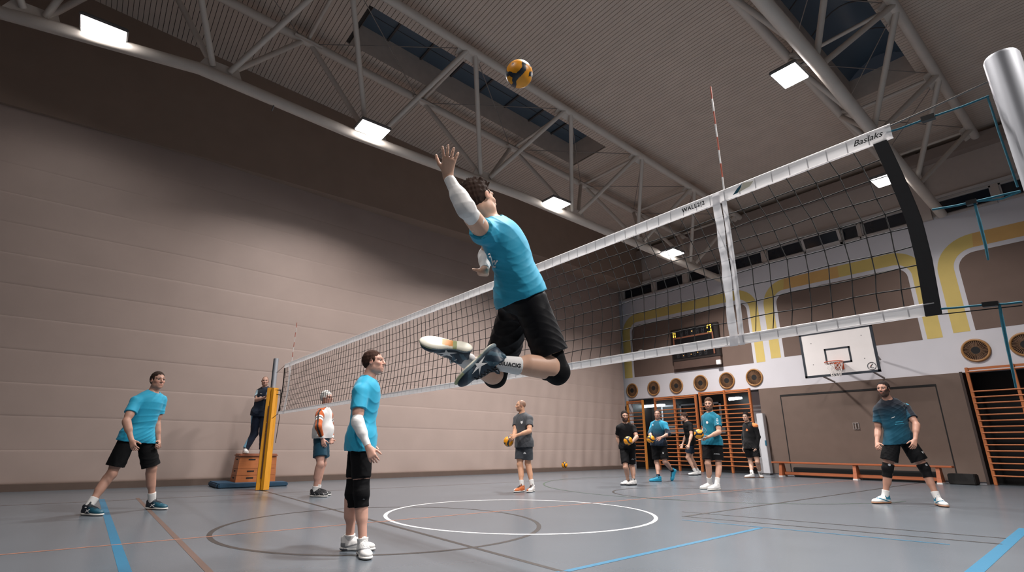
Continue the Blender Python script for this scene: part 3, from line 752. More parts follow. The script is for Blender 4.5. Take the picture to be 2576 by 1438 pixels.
# ================================================================== scoreboard
sbx0, sbx1, sbz0, sbz1, ysb = -12.40, -10.26, 4.22, 5.56, YB-.16
M_case = mat('score_case', (46,40,38), rough=0.4, noise=0.05); M_panel = mat('score_panel', (22,22,24), rough=0.3, noise=0.04)
M_amb = mat('score_amber', (255,196,70), rough=0.5, noise=0, emit=2.2); M_cop = mat('score_frame', (130,82,62), rough=0.5, noise=0.04)
M_led = mat('score_led', (255,170,90), rough=0.5, noise=0, emit=2.5); M_seg = mat('score_segment_off', (48,48,50), rough=0.5, noise=0)
sb = thing('scoreboard', ((sbx0+sbx1)/2, YB, sbz0), 'dark electric scoreboard with amber digits hung on the back wall', 'scoreboard')
MB().cbox((sbx0, ysb, sbz0), (sbx1, YB-.005, sbz1), .02).build('case', M_case, sb)
MB().box((sbx0+.06, ysb-.01, sbz0+.1), (sbx1-.16, ysb+.002, sbz1-.04)).build('panel', M_panel, sb)
t = MB(); zi0, zi1 = sbz0+.42, sbz1-.42
for q in ((sbx0+.12,zi1,sbx1-.2,zi1+.06),(sbx0+.12,zi0-.06,sbx0+.18,zi1),(sbx1-.26,zi0-.3,sbx1-.2,zi1)): t.box((q[0],ysb-.02,q[1]),(q[2],ysb-.008,q[3]))
t.build('inner_frame', M_cop, sb)
def seg(segs, cx_, cz_, w_, h_, mb_):
    th = .035
    D_ = {'a':(-w_/2,h_/2-th,w_/2,h_/2),'g':(-w_/2,-th/2,w_/2,th/2),'d':(-w_/2,-h_/2,w_/2,-h_/2+th),'f':(-w_/2,.02,-w_/2+th,h_/2-.02),'b':(w_/2-th,.02,w_/2,h_/2-.02),'e':(-w_/2,-h_/2+.02,-w_/2+th,-.02),'c':(w_/2-th,-h_/2+.02,w_/2,-.02)}
    for s in segs:
        a_, b_, c_, d_ = D_[s]; mb_.box((cx_+a_, ysb-.016, cz_+b_), (cx_+c_, ysb-.010, cz_+d_))
on = MB(); off = MB(); zd = sbz1-.22
seg('fe', sbx0+.21, zd, .14, .28, on); seg('bc', sbx0+.19, zd-.02, .14, .24, on)
seg('abdcf'.replace('f',''), sbx1-.34, zd, .17, .3, on); seg('f', sbx1-.36, zd, .16, .3, on)
for k in range(5): seg('abcdefg', sbx0+.55+k*.24, zd-.01, .12, .24, off)
for k in range(6): seg('abcdefg', sbx0+.3+k*.25, sbz0+.24, .12, .22, off)
on.build('lit_digit', M_amb, sb); off.build('dark_digit', M_seg, sb)
t = MB()
for x, z, r in ((sbx0+1.03, zd+.02, .022),(sbx0+.9,sbz0+.22,.014),(sbx0+1.2,sbz0+.26,.016),(sbx0+1.5,sbz0+.3,.014),(sbx0+.55,sbz0+.2,.012)): t.tube([(x, ysb-.016, z), (x, ysb-.008, z)], r, 10)
t.build('indicator_dot', M_led, sb)
MB().box((sbx0+.05, ysb+.01, sbz0-.3), (sbx1-.02, YB-.005, sbz0)).build('lower_shroud', mat('shroud_brown', (86,66,58), rough=.8, noise=.05), sb)
c = on_y(1808, 911, YB-.2)
MB().cbox((c[0]-.09, YB-.24, c[2]-.08), (c[0]+.09, YB-.15, c[2]+.1), .015).build('sensor_box', M_whs, sb)
c = on_y(1612, 888, YB-.02); t = thing('wall_lamp', c, 'small white round lamp low in the left brown arch', 'lamp')
d = MB(); n = 16
rings = [[(c[0]+.17*math.cos(a_)*math.cos(2*math.pi*k/n), c[1]-.10*math.sin(a_), c[2]+.17*math.cos(a_)*math.sin(2*math.pi*k/n)) for k in range(n+1)] for a_ in (0,.4,.8,1.2,1.55)]
for A, B in zip(rings[:-1], rings[1:]): d.strip(A, B, 0, True)
d.build('dome', M_whs, t)
MB().tube([(c[0], YB, c[2]), (c[0], YB-.03, c[2])], .18, 20).build('base_plate', M_whs, t)
# ================================================================== people: smooth-blended distance fields meshed as one surface
from mathutils.bvhtree import BVHTree
def V3(*a): return np.array(a, float)
def nrm(v): return np.array(v, float)/(np.linalg.norm(v)+1e-12)
RIGHT = nrm((math.cos(YAW), -math.sin(YAW), 0)); AWAY = nrm((math.sin(YAW), math.cos(YAW), 0)); UP = V3(0, 0, 1)
AH = nrm((AWAY[0], AWAY[1], 0))
def ath(x, y, d):
    """point seen at picture position x, y at horizontal distance d in front of the lens"""
    r = ray(x, y); return CO + r*(d/(r@AH))
def hdist(P): return float((np.array(P, float)-CO)@AH)
def hd(deg, pitch=0.0):
    a = math.radians(deg); p = math.radians(pitch)
    return (RIGHT*math.cos(a)+AWAY*math.sin(a))*math.cos(p)+UP*math.sin(p)
def row(P):
    c = CM @ (np.array(P)-CO); return H/2-FPX*c[1]/c[2]
class Field:
    def __init__(s, h): s.h = h; s.pr = []; s.post = []
    def cone(s, a, b, ra, rb, k=0.02, cap0=False, cap1=False, fl=None, sub=False, ex=0.0):
        """tapered capsule; fl = (axis, scale) squashes its section; cap0/cap1 cut it flat"""
        s.pr.append(('c', np.array(a, float), np.array(b, float), ra, rb, k, cap0, cap1, fl, sub, ex)); return s
    def ell(s, c, A, r, k=0.02, sub=False): s.pr.append(('e', np.array(c, float), np.array(A, float), np.array(r, float), k, sub)); return s
    def cut(s, p, n): s.post.append((np.array(p, float), nrm(n))); return s          # keeps the side n points away from
    def _bb(s, q):
        if q[0] == 'c':
            m = max(q[3], q[4])*(1.0 if not q[8] else max(1.0, q[8][1]))+q[5]
            return np.minimum(q[1], q[2])-m, np.maximum(q[1], q[2])+m
        m = (np.abs(q[2])*q[3][:, None]).sum(0)+q[4]; return q[1]-m, q[1]+m
    def mesh(s, disp=None):
        h = s.h; bbs = [s._bb(q) for q in s.pr]
        lo = np.min([b[0] for b, q in zip(bbs, s.pr) if not q[-1 if q[0] == 'e' else 9]], 0)-3*h
        hi = np.max([b[1] for b, q in zip(bbs, s.pr) if not q[-1 if q[0] == 'e' else 9]], 0)+3*h
        n = np.ceil((hi-lo)/h).astype(int)+1
        ax = [lo[i]+h*np.arange(n[i]) for i in range(3)]
        D = np.full(n, 1.0, np.float32)
        for q, (b0, b1) in zip(s.pr, bbs):
            i0 = np.maximum(((b0-lo)/h).astype(int)-2, 0); i1 = np.minimum(((b1-lo)/h).astype(int)+3, n)
            if (i1 <= i0).any(): continue
            X = (ax[0][i0[0]:i1[0], None, None]).astype(np.float32); Y = (ax[1][None, i0[1]:i1[1], None]).astype(np.float32); Zz = (ax[2][None, None, i0[2]:i1[2]]).astype(np.float32)
            if q[0] == 'c':
                _, a, b, ra, rb, k, c0, c1, fl, sub, ex = q
                ab = b-a; L2 = float(ab@ab)+1e-12
                px, py, pz_ = X-a[0], Y-a[1], Zz-a[2]
                t0 = (px*ab[0]+py*ab[1]+pz_*ab[2])/L2; t = np.clip(t0, 0, 1)
                dx, dy, dz = px-t*ab[0], py-t*ab[1], pz_-t*ab[2]
                if fl is not None:
                    f, sc = fl; w_ = (dx*f[0]+dy*f[1]+dz*f[2])*(1/sc-1); dx, dy, dz = dx+f[0]*w_, dy+f[1]*w_, dz+f[2]*w_
                d = np.sqrt(dx*dx+dy*dy+dz*dz)-(ra+t*(rb-ra))
                if fl is not None and fl[1] < 1: d = d*np.float32(0.5+0.5*fl[1])
                Ln = math.sqrt(L2)
                if c0: d = np.maximum(d, -t0*Ln)
                if c1: d = np.maximum(d, (t0-1)*Ln)
            else:
                _, c, A, r, k, sub = q
                px, py, pz_ = X-c[0], Y-c[1], Zz-c[2]
                u = [(px*A[i][0]+py*A[i][1]+pz_*A[i][2]) for i in range(3)]
                k0 = np.sqrt(sum((u[i]/r[i])**2 for i in range(3))); k1 = np.sqrt(sum((u[i]/r[i]**2)**2 for i in range(3)))+1e-9
                d = k0*(k0-1)/k1
            sl = tuple(slice(i0[i], i1[i]) for i in range(3)); cur = D[sl]
            if sub:
                d = -d; hh = np.maximum(k-np.abs(cur-d), 0)/k; D[sl] = np.maximum(cur, d)+hh*hh*k*0.25
            else:
                hh = np.maximum(k-np.abs(cur-d), 0)/k; D[sl] = np.minimum(cur, d)-hh*hh*k*0.25
        for p, nn in s.post:
            pl_ = (ax[0][:, None, None]-p[0])*nn[0]+(ax[1][None, :, None]-p[1])*nn[1]+(ax[2][None, None, :]-p[2])*nn[2]
            D = np.maximum(D, pl_.astype(np.float32))
        if disp is not None:
            m = np.abs(D) < 0.03
            I = np.nonzero(m); P = np.stack([ax[i][I[i]] for i in range(3)], 1)
            D[I] += disp(P).astype(np.float32)
        return nets(D, lo, h)
def nets(D, lo, h):
    """naive surface nets"""
    S = D < 0
    n = D.shape
    c = [S[dx:n[0]-1+dx, dy:n[1]-1+dy, dz:n[2]-1+dz] for dx in (0,1) for dy in (0,1) for dz in (0,1)]
    cnt = np.zeros(c[0].shape, np.int8)
    for q in c: cnt += q
    act = (cnt > 0) & (cnt < 8)
    I = np.nonzero(act); idx = np.full(act.shape, -1, np.int32); idx[I] = np.arange(len(I[0]))
    pos = np.zeros((len(I[0]), 3)); num = np.zeros(len(I[0]))
    offs = [(dx, dy, dz) for dx in (0,1) for dy in (0,1) for dz in (0,1)]
    vals = {o: D[I[0]+o[0], I[1]+o[1], I[2]+o[2]] for o in offs}
    for a in offs:
        for k in range(3):
            if a[k] == 0:
                b = tuple(1 if i == k else a[i] for i in range(3))
                da, db_ = vals[a], vals[b]; m = (da < 0) != (db_ < 0)
                t = da[m]/(da[m]-db_[m]); p = np.tile(np.array(a, float), (m.sum(), 1)); p[:, k] += t
                pos[m] += p; num[m] += 1
    pos /= num[:, None]
    v = lo+h*(np.stack(I, 1)+pos)
    faces = []
    for k in range(3):
        sl0 = [slice(None)]*3; sl1 = [slice(None)]*3; sl0[k] = slice(0, n[k]-1); sl1[k] = slice(1, n[k])
        A, B = S[tuple(sl0)], S[tuple(sl1)]; ch = A != B
        J = np.nonzero(ch); u, w_ = [(1,2),(2,0),(0,1)][k]
        ok = (J[u] > 0) & (J[w_] > 0) & (J[u] < n[u]-1) & (J[w_] < n[w_]-1)
        J = [j[ok] for j in J]; fl = A[tuple(J)]
        def cell(du, dw):
            q = [J[0].copy(), J[1].copy(), J[2].copy()]; q[u] = q[u]+du; q[w_] = q[w_]+dw; return idx[tuple(q)]
        Q = np.stack([cell(-1,-1), cell(0,-1), cell(0,0), cell(-1,0)], 1)
        Q[~fl] = Q[~fl][:, ::-1]
        faces.append(Q)
    F = np.concatenate(faces); F = F[(F >= 0).all(1)]
    return v, F
def np_mesh(name, v, F, col=None):
    me = bpy.data.meshes.new(name)
    me.vertices.add(len(v)); me.vertices.foreach_set('co', np.asarray(v, np.float32).ravel())
    me.loops.add(F.size); me.loops.foreach_set('vertex_index', F.astype(np.int32).ravel())
    me.polygons.add(len(F)); me.polygons.foreach_set('loop_start', np.arange(0, F.size, 4, dtype=np.int32)); me.polygons.foreach_set('loop_total', np.full(len(F), 4, np.int32))
    me.polygons.foreach_set('use_smooth', np.ones(len(F), bool))
    me.update(calc_edges=True); me.validate()
    if col is not None:
        ca = me.color_attributes.new('Col', 'FLOAT_COLOR', 'POINT')
        ca.data.foreach_set('color', np.c_[col, np.ones(len(col))].astype(np.float32).ravel())
    return me
def folds(seed, amp, dirs=None, sc=1.0):
    rs = np.random.RandomState(seed); K = rs.normal(size=(4, 3)); K /= np.linalg.norm(K, axis=1)[:, None]; ph = rs.rand(4)*6
    if dirs is not None: K[0] = nrm(dirs); K[1] = nrm(np.array(dirs)+K[1]*0.35)
    fr = np.array([34, 52, 23, 75])*sc; w_ = np.array([1, .7, .5, .3])
    def f(P):
        a = np.zeros(len(P)); base = 1.1*np.sin(P@(K[2]*11)+ph[2])+0.8*np.sin(P@(K[3]*17)+ph[1])
        for i in range(4):
            s_ = np.sin(P@(K[i]*fr[i])+ph[i]+base); a += w_[i]*(1-np.abs(s_))**1.6*(0.5+0.5*np.sin(P@(K[(i+1) % 4]*8)+ph[i]*2))
        return -amp*(a-0.45)
    return f
M_skin = mat('skin', (255,255,255), rough=0.48, noise=0.05, nscale=18, colattr='Col', bump=0.02, bscale=220, spec=0.35)
M_eyew = mat('eye_white', (150,140,134), rough=0.2, noise=0); M_iris = mat('eye_iris', (44,40,40), rough=0.15, noise=0)
def cloth(name, rgb, rough=0.8, **k): return mat(name, rgb, rough=rough, noise=0.04, nscale=14, bump=0.05, bscale=300, spec=0.15 if max(rgb) < 60 else 0.25, sheen=0.0 if max(rgb) < 60 else 0.1, **k)
M_hair = {}
def hair_mat(rgb):
    if rgb not in M_hair: M_hair[rgb] = mat('hair_%d_%d_%d' % rgb, rgb, rough=0.8, noise=0.25, nscale=90, bump=0.2, bscale=190, spec=0.12, stretch=(1,1,.35))
    return M_hair[rgb]
class Person:
    def __init__(s, label, D, sc=1.0, h=0.005, skin=(196,150,126), group=None):
        s.label, s.D, s.sc, s.h, s.skin = label, D, sc, h, lin(skin); s.j = {}; s.hands = {}; s.feet = {}; s.group = group
    def J(s, **kw):
        for k, v in kw.items(): s.j[k] = (at if s.optical else ath)(v[0], v[1], s.D+v[2]) if len(v) == 3 and v[0] > 30 else np.array(v, float)
        return s
    def foot(s, side, px, py, heading, z=0.0, pitch=0.0):
        """foot standing on the floor: px, py = middle of the sole"""
        d = hd(heading); F_ = on_z(px, py, z); s.feet[side] = (F_-d*0.135*s.sc, d, UP.copy()); s.j['an'+side] = F_-d*0.072*s.sc+UP*0.088*s.sc
        return s
    def foot_free(s, side, ankle, d, up):
        d = nrm(d); up = nrm(np.array(up)-d*np.dot(up, d)); s.j['an'+side] = np.array(ankle, float)
        s.feet[side] = (s.j['an'+side]-d*0.063*s.sc-up*0.088*s.sc, d, up); return s
    def hand(s, side, tip=None, pn=None, th=None, curl=25, spread=6, thumb=40, curls=None):
        s.hands[side] = dict(tip=tip, pn=pn, th=th, curl=curl, spread=spread, thumb=thumb, curls=curls); return s
    def check(s):
        j = s.j; L = lambda a, b: float(np.linalg.norm(j[a]-j[b]))
        return ' '.join('%s=%.2f' % (k, v) for k, v in dict(sh=L('shL','shR'), uaL=L('shL','elL'), faL=L('elL','wrL'), uaR=L('shR','elR'), faR=L('elR','wrR'), hip=L('hiL','hiR'), thL=L('hiL','knL'), skL=L('knL','anL'), thR=L('hiR','knR'), skR=L('knR','anR'), sp=float(np.linalg.norm((j['hiL']+j['hiR'])/2-j['neck'])), nk=L('neck','head')).items())
    def level_feet(s, maxdev=.14):
        """keep both soles at nearly one distance: far away a pixel of the floor is worth half a metre"""
        dd = {k: hdist(s.feet[k][0]) for k in s.feet}
        m = sum(dd.values())/len(dd); s.D = m
        for k in s.feet:
            if abs(dd[k]-m) > maxdev:
                F_ = s.feet[k][0]; want = m+maxdev*np.sign(dd[k]-m); lat = (F_-CO)@RIGHT*want/dd[k]
                # slide along the floor to the wanted distance, same column of the picture
                xy = RIGHT*lat+AH*want
                dl = np.array([xy[0]-F_[0], xy[1]-F_[1], 0]); s.feet[k] = (F_+dl, s.feet[k][1], s.feet[k][2]); s.j['an'+k] = s.j['an'+k]+dl
        return s
    def slide(s, key, target, anchor):
        """move a joint along the line of sight until it is `target` from `anchor` (closest approach when out of reach)"""
        j = s.j; r = nrm(j[key]-CO); v = j[key]-anchor; along = v@r; perp2 = max(v@v-along**2, 0)
        if perp2 < target**2:
            need = math.sqrt(target**2-perp2); j[key] = j[key]+r*((need if along >= 0 else -need)-along)
        else: j[key] = j[key]-r*along
    def fixbody(s):
        j, c = s.j, s.sc
        v = j['neck']-j['head']; n = np.linalg.norm(v); lim = .158*c*max(1, s.hs)
        if n > lim: j['neck'] = j['head']+v/n*lim
        r = nrm(j['neck']-CO)                                 # shoulders: human breadth, turned by the given sign
        v = j['shR']-j['shL']; along = v@r; perp = math.sqrt(max(v@v-along**2, 0)); want = .355*c
        tgt = math.sqrt(max(want**2-perp**2, 0))*(1 if along >= 0 else -1)
        for k, q in (('R', .5), ('L', -.5)):
            dl = r*(tgt-along)*q
            for a in ('sh', 'el', 'wr'): j[a+k] = j[a+k]+dl
        hm = (j['hiL']+j['hiR'])/2; sp = np.linalg.norm(j['neck']-hm); want = .565*c
        if sp > want*1.03:
            dl = (j['neck']-hm)*(1-want/sp)
            for k in 'LR': j['hi'+k] = j['hi'+k]+dl
        hm = (j['hiL']+j['hiR'])/2; v = j['hiR']-j['hiL']; v = v/np.linalg.norm(v)*.18*c
        j['hiR'], j['hiL'] = hm+v/2, hm-v/2
        for k in 'LR':                                        # knees: best compromise of both bones along the line of sight
            r = nrm(j['kn'+k]-CO); t0 = (j['kn'+k]-CO)@r; best = None
            for t in np.linspace(t0-.45, t0+.45, 91):
                K = CO+r*t; e = (np.linalg.norm(K-j['hi'+k])-.43*c)**2+(np.linalg.norm(K-j['an'+k])-.425*c)**2+.02*(t-t0)**2
                if best is None or e < best[0]: best = (e, K)
            j['kn'+k] = best[1]
        return s
    def t_at(s, y, a, b):
        """parameter along a-b whose image row is y"""
        best = min(np.linspace(-.4, 1.4, 361), key=lambda t: abs(row(a+(b-a)*t)-y)); return float(best)
    def fixlen(s):
        """keep limb bones human: slide elbows and knees along the line of sight where a bone comes out short or long"""
        j = s.j; c = s.sc
        if s.keep: return s
        for sd in 'LR':
            for a, b, want in (('sh'+sd, 'el'+sd, .295*c), ('el'+sd, 'wr'+sd, .262*c)):
                r = nrm(j[b]-CO); v = j[b]-j[a]; along = v@r; perp = math.sqrt(max(v@v-along**2, 0))
                ln = math.sqrt(v@v)
                if perp >= want: j[b] = j[b]-r*along
                elif ln > want*1.04 or ln < want*.93:
                    need = math.sqrt(max((want*.98)**2-perp**2, 0)); sgn = 1 if along >= 0 else -1
                    j[b] = j[b]+r*(sgn*need-along)
        return s
    def frame(s):
        j = s.j; s.hm = (j['hiL']+j['hiR'])/2
        s.up = nrm(j['neck']-s.hm)
        rs_ = j['shR']-j['shL']; s.cr = nrm(rs_-s.up*(rs_@s.up)); s.cf = np.cross(s.up, s.cr)
        rh = j['hiR']-j['hiL']; s.pr_ = nrm(rh-s.up*(rh@s.up)); s.pf = np.cross(s.up, s.pr_)
        hf = nrm(s.hf); hu = nrm(np.array(s.hu)-hf*np.dot(s.hu, hf)); s.H = np.stack([np.cross(hf, hu), hf, hu])
        return s
    def torso(s, f, off=0.0, waist=1.0, low=0.0, belly=0.0, k=0.05):
        j, c = s.j, s.sc; A = np.stack([s.cr, s.cf, s.up]); B = np.stack([s.pr_, s.pf, s.up]); M_ = np.stack([nrm(s.cr+s.pr_), nrm(s.cf+s.pf), s.up])
        Lg = np.linalg.norm(j['neck']-s.hm); P = lambda t: s.hm+(j['neck']-s.hm)*t
        bd = s.bend
        f.ell(P(.08), B, (.168*c+off, .122*c+off, .12*c+off), k)
        f.ell(P(.34)+s.cf*bd, M_, (.148*c*waist+off, .112*c*waist+off+belly*.6, .15*c+off), k)
        if belly: f.ell(P(.30)+s.cf*(.05+belly*.5), M_, (.13*c+off, .10*c+off+belly*.3, .14*c+off), .06)
        f.ell(P(.64)+s.cf*(bd+.005), A, (.163*c+off, .122*c+off, .17*c+off), k)
        f.ell(P(.82)+s.cf*(bd*.5), A, (.155*c+off, .098*c+off, .10*c+off), k)
        for sd in 'LR':
            f.cone(P(.93), j['sh'+sd], .058*c+off, .054*c+off, .05)
        return f
    def limb_arm(s, f, sd, off=0.0, k=0.02):
        j, c = s.j, s.sc; a, b, w_ = j['sh'+sd], j['el'+sd], j['wr'+sd]
        f.cone(a, b, .051*c+off, .040*c+off, k); f.cone(a+(b-a)*.3, a+(b-a)*.7, .049*c+off, .046*c+off, .03)
        f.cone(b, w_, .040*c+off, .027*c+off, k); f.cone(b+(w_-b)*.12, b+(w_-b)*.42, .044*c+off, .040*c+off, .03)
        return f
    def limb_leg(s, f, sd, off=0.0, k=0.03):
        j, c = s.j, s.sc; a, b, w_ = j['hi'+sd], j['kn'+sd], j['an'+sd]
        ft = s.feet[sd][1]; sh = nrm(w_-b); fw = ft-sh*(ft@sh)
        fw = nrm(fw) if np.linalg.norm(fw) > .2 else nrm(s.pf-sh*(s.pf@sh)); s.kf = fw
        f.cone(a, b, .088*c+off, .054*c+off, k); f.cone(a+(b-a)*.25, a+(b-a)*.7, .082*c+off, .068*c+off, .04)
        q_ = s.calf; f.cone(b, w_, .047*c*(.5+.5*q_)+off, .034*c*(.5+.5*q_)+off, k); f.cone(b+(w_-b)*.15-fw*.016*c*q_, b+(w_-b)*.48-fw*.016*c*q_, .050*c*q_+off, .043*c*q_+off, .04)
        f.ell(b+fw*.012*c, np.eye(3), (.05*c+off,)*3, .03)
        return f
    def build_hand(s, f, sd):
        j, c = s.j, s.sc; q = s.hands.get(sd, dict(tip=None, pn=None, th=None, curl=25, spread=6, thumb=40, curls=None))
        w_ = j['wr'+sd]; fa = nrm(w_-j['el'+sd])
        fd = nrm(np.array(q['tip'])-w_) if q['tip'] is not None else fa
        if q['pn'] is not None: pn = np.array(q['pn'], float); pn = nrm(pn-fd*(pn@fd)); th = np.cross(fd, pn)*(1 if sd == 'R' else -1)
        else:
            t = np.array(q['th'] if q['th'] is not None else s.cf, float); th = nrm(t-fd*(t@fd)); pn = np.cross(th, fd)*(1 if sd == 'R' else -1)
        # for a right hand, fingers up and palm towards the viewer, the thumb lies to the viewer's right: th = fd x pn
        c_ = c*0.98; W0 = w_+fd*.012*c_
        f.cone(j['wr'+sd]-fa*.02, W0, .026*c_, .026*c_, .012, fl=(pn, .75))
        for u, r in ((-.026,.0135),(-.009,.014),(.009,.014),(.027,.0135)):
            f.cone(W0+th*u*.55*c_+fd*.012*c_, w_+fd*.095*c_+th*u*c_, .0165*c_, r*c_, .014)
        f.cone(W0+fd*.02*c_+pn*.006*c_+th*.014*c_, w_+fd*.06*c_+th*.03*c_+pn*.008*c_, .015*c_, .013*c_, .014)
        Ls = [.060, .074, .080, .072]; us = [-.0285, -.0095, .0095, .0285]
        for i in range(4):                                   # little, ring, middle, index
            cu = (q['curls'][i] if q['curls'] else q['curl'])*(1.0+.08*(1.5-i)); sp = math.radians(q['spread']*(i-1.5)*.8)
            p = w_+fd*(.092-abs(i-2)*.004)*c_+th*us[i]*c_; d0 = nrm(fd*math.cos(sp)+th*math.sin(sp)); ang = 0; r = .0088*c_
            for frac, ca in ((.45,.55),(.32,.95),(.23,.7)):
                ang += math.radians(cu*ca); d = d0*math.cos(ang)+pn*math.sin(ang); e = p+d*Ls[i]*frac*c_*1.02
                f.cone(p, e, r, r*.9, .006); p = e; r *= .9
        ta = math.radians(q['thumb']); p = w_+fd*.028*c_+th*.024*c_+pn*.006*c_
        d = nrm(fd*math.cos(ta)+th*math.sin(ta)+pn*.25); e = p+d*.045*c_; f.cone(p, e, .0145*c_, .0105*c_, .012)
        d = nrm(fd*math.cos(ta*.7)+th*math.sin(ta*.7)+pn*.35); e2 = e+d*.032*c_; f.cone(e, e2, .0105*c_, .009*c_, .006)
        d = nrm(fd*math.cos(ta*.5)+th*math.sin(ta*.5)+pn*.4); f.cone(e2, e2+d*.022*c_, .009*c_, .0075*c_, .006)
    def hl(s, x, y, z): return s.j['head']+(np.array([x, y, z])*s.sc*s.hs)@s.H
    def build_head(s, f):
        c = s.sc*s.hs; hl = s.hl; H = s.H
        f.cone(s.j['neck']-s.up*.02, hl(0,-.022,-.06), .059*s.sc, .055*s.sc, .03)
        f.ell(hl(0,-.014,.028), H, np.array((.075,.098,.090))*c, .02)
        f.ell(hl(0,.022,-.035), H, np.array((.060,.070,.078))*c, .03)
        f.ell(hl(0,.038,-.072), H, np.array((.046,.048,.040))*c, .03)
        f.ell(hl(0,.068,-.100), H, np.array((.022,.020,.017))*c, .022)
        for q in (-1, 1):
            f.ell(hl(.046*q,.012,-.068), H, np.array((.018,.03,.028))*c, .025)
            f.ell(hl(.038*q,.060,-.022), H, np.array((.022,.022,.018))*c, .022)
            f.cone(hl(.012*q,.088,.028), hl(.046*q,.070,.026), .010*c, .010*c, .016)
        for q in (-1, 1): f.ell(hl(.031*q,.098,.006), H, np.array((.017,.015,.0085))*c, .012, sub=True)
        f.cone(hl(0,.088,.016), hl(0,.112,-.026), .0085*c, .0125*c, .012)
        for q in (-1, 1): f.ell(hl(.011*q,.102,-.032), H, np.array((.0085,.011,.008))*c, .008)
        f.cone(hl(-.018,.087,-.056), hl(.018,.087,-.056), .0062*c, .0062*c, .008); f.cone(hl(0,.090,-.056), hl(0,.090,-.056), .006*c, .006*c, .008)
        if s.mouth_open: f.ell(hl(0,.100,-.0645), H, np.array((.017,.014,.006))*c, .004, sub=True)
        f.cone(hl(-.015,.088,-.069-.006*s.mouth_open), hl(.015,.088,-.069-.006*s.mouth_open), .0066*c, .0066*c, .008)
        for q in (-1, 1):
            n = s.H; A = np.stack([n[0], nrm(n[1]*.93+n[2]*-.2), nrm(n[2]*.93+n[1]*.2)])
            f.ell(hl(.079*q,-.004,-.004), A, np.array((.010,.019,.031))*c, .006)
            f.ell(hl(.090*q,.003,-.002), A, np.array((.006,.010,.018))*c, .006, sub=True)
        return f
    def skin_col(s, v):
        q = ((v-s.j['head'])@s.H.T)/(s.sc*s.hs); x, y, z = q.T
        col = np.tile(np.array(s.skin), (len(v), 1)); inh = (np.abs(x) < .11)&(np.abs(y) < .14)&(np.abs(z) < .14)
        def mix(m, c_, a=1.0):
            w_ = np.clip(m, 0, 1)[:, None]*a; col[:] = col*(1-w_)+np.array(c_)*w_
        g = lambda cx_, cy_, cz_, rx, ry, rz: np.clip(1.6-1.6*np.sqrt(((np.abs(x)-cx_)/rx)**2+((y-cy_)/ry)**2+((z-cz_)/rz)**2), 0, 1)*inh
        red = np.array(s.skin)*np.array((1.12,.80,.78)); mix(g(.04,.07,-.03,.03,.04,.025), red, .5); mix(g(0,.115,-.03,.02,.02,.02), red, .5); mix(g(.085,0,0,.02,.03,.04), red, .5)
        if s.beard is not None:
            bc, den = s.beard; m = np.clip((-.034-z+np.clip(np.abs(x)-.035, 0, 1)*1.6)/.012, 0, 1)*np.clip((y+.012)/.02, 0, 1)*np.clip((z+.135)/.02, 0, 1)*inh
            mix(m, lin(bc), den)
        mix(g(0,.093,-.0635,.024,.03,.013), np.array(s.skin)*np.array((.92,.60,.57)), .8)
        if s.mouth_open: mix(g(0,.09,-.066,.015,.03,.005), np.array((.03,.012,.012)))
        bz = .030+.008*(1-((np.abs(x)-.034)/.022)**2); mix(np.clip(1.5-np.abs(z-bz)/.0055, 0, 1)*np.clip(1.5-np.abs(np.abs(x)-.033)/.019, 0, 1)*(y > .04)*inh, lin(s.brow), .85)
        mix(g(.031,.085,.008,.019,.04,.010), np.array(s.skin)*.6, .7)  # shade around the eyes painted into the skin colour
        if s.scalp is not None:
            m = np.clip((z-(-.004+.5*y+2.0*np.clip(y-.02,0,1)))/.012, 0, 1)*inh*np.clip((.075-y)/.012, 0, 1)*np.clip((.092-np.abs(x))/.004,0,1); mix(m, lin(s.scalp[0]), s.scalp[1])
        return col
    def finish_body(s):
        f = Field(s.h); s.torso(f)
        for sd in 'LR': s.limb_arm(f, sd); s.limb_leg(f, sd); s.build_hand(f, sd)
        for sd in 'LR':                                        # feet inside the shoes
            o, d, u = s.feet[sd]; c = s.sc
            f.cone(s.j['an'+sd], o+d*.06*c+u*.04*c, .035*c, .032*c, .02); f.cone(o+d*.06*c+u*.045*c, o+d*.2*c+u*.03*c, .03*c, .024*c, .02)
        s.build_head(f)
        v, F = f.mesh()
        base = np.array([s.hm[0], s.hm[1], s.base_z]); s.base = base
        me = np_mesh('person', v-base, F, s.skin_col(v)); me.materials.append(M_skin)
        o = bpy.data.objects.new('person', me); COL.objects.link(o); o.location = Vector(base); s.root = o
        tag(o, s.label, 'person', s.group)
        return s
    def part(s, name, v, F, m, col=None, parent=None, label=None):
        me = np_mesh(name, v-s.base, F, col); me.materials.append(m)
        o = bpy.data.objects.new(name, me); COL.objects.link(o); o.parent = s.root
        if parent is not None: o.parent = parent
        if label: o['label'] = label
        return o
    def eyes(s):
        for q in (-1, 1):
            me = bpy.data.meshes.new('eye'); bm = bmesh.new(); bmesh.ops.create_uvsphere(bm, u_segments=16, v_segments=12, radius=.0112*s.sc*s.hs)
            c = s.hl(.031*q, .0772, .0065)-s.base; g = nrm(s.H[1]+.1*s.H[2]); 
            rot = Vector((0,0,1)).rotation_difference(Vector(g)).to_matrix().to_4x4(); bmesh.ops.transform(bm, matrix=Matrix.Translation(Vector(c))@rot, verts=bm.verts)
            for fc in bm.faces: fc.material_index = 1 if (np.array(fc.calc_center_median())-c)@g > .0112*s.sc*s.hs*.72 else 0; fc.smooth = True
            bm.to_mesh(me); bm.free(); me.materials.append(M_eyew); me.materials.append(M_iris)
            o = bpy.data.objects.new('eye', me); COL.objects.link(o); o.parent = s.root
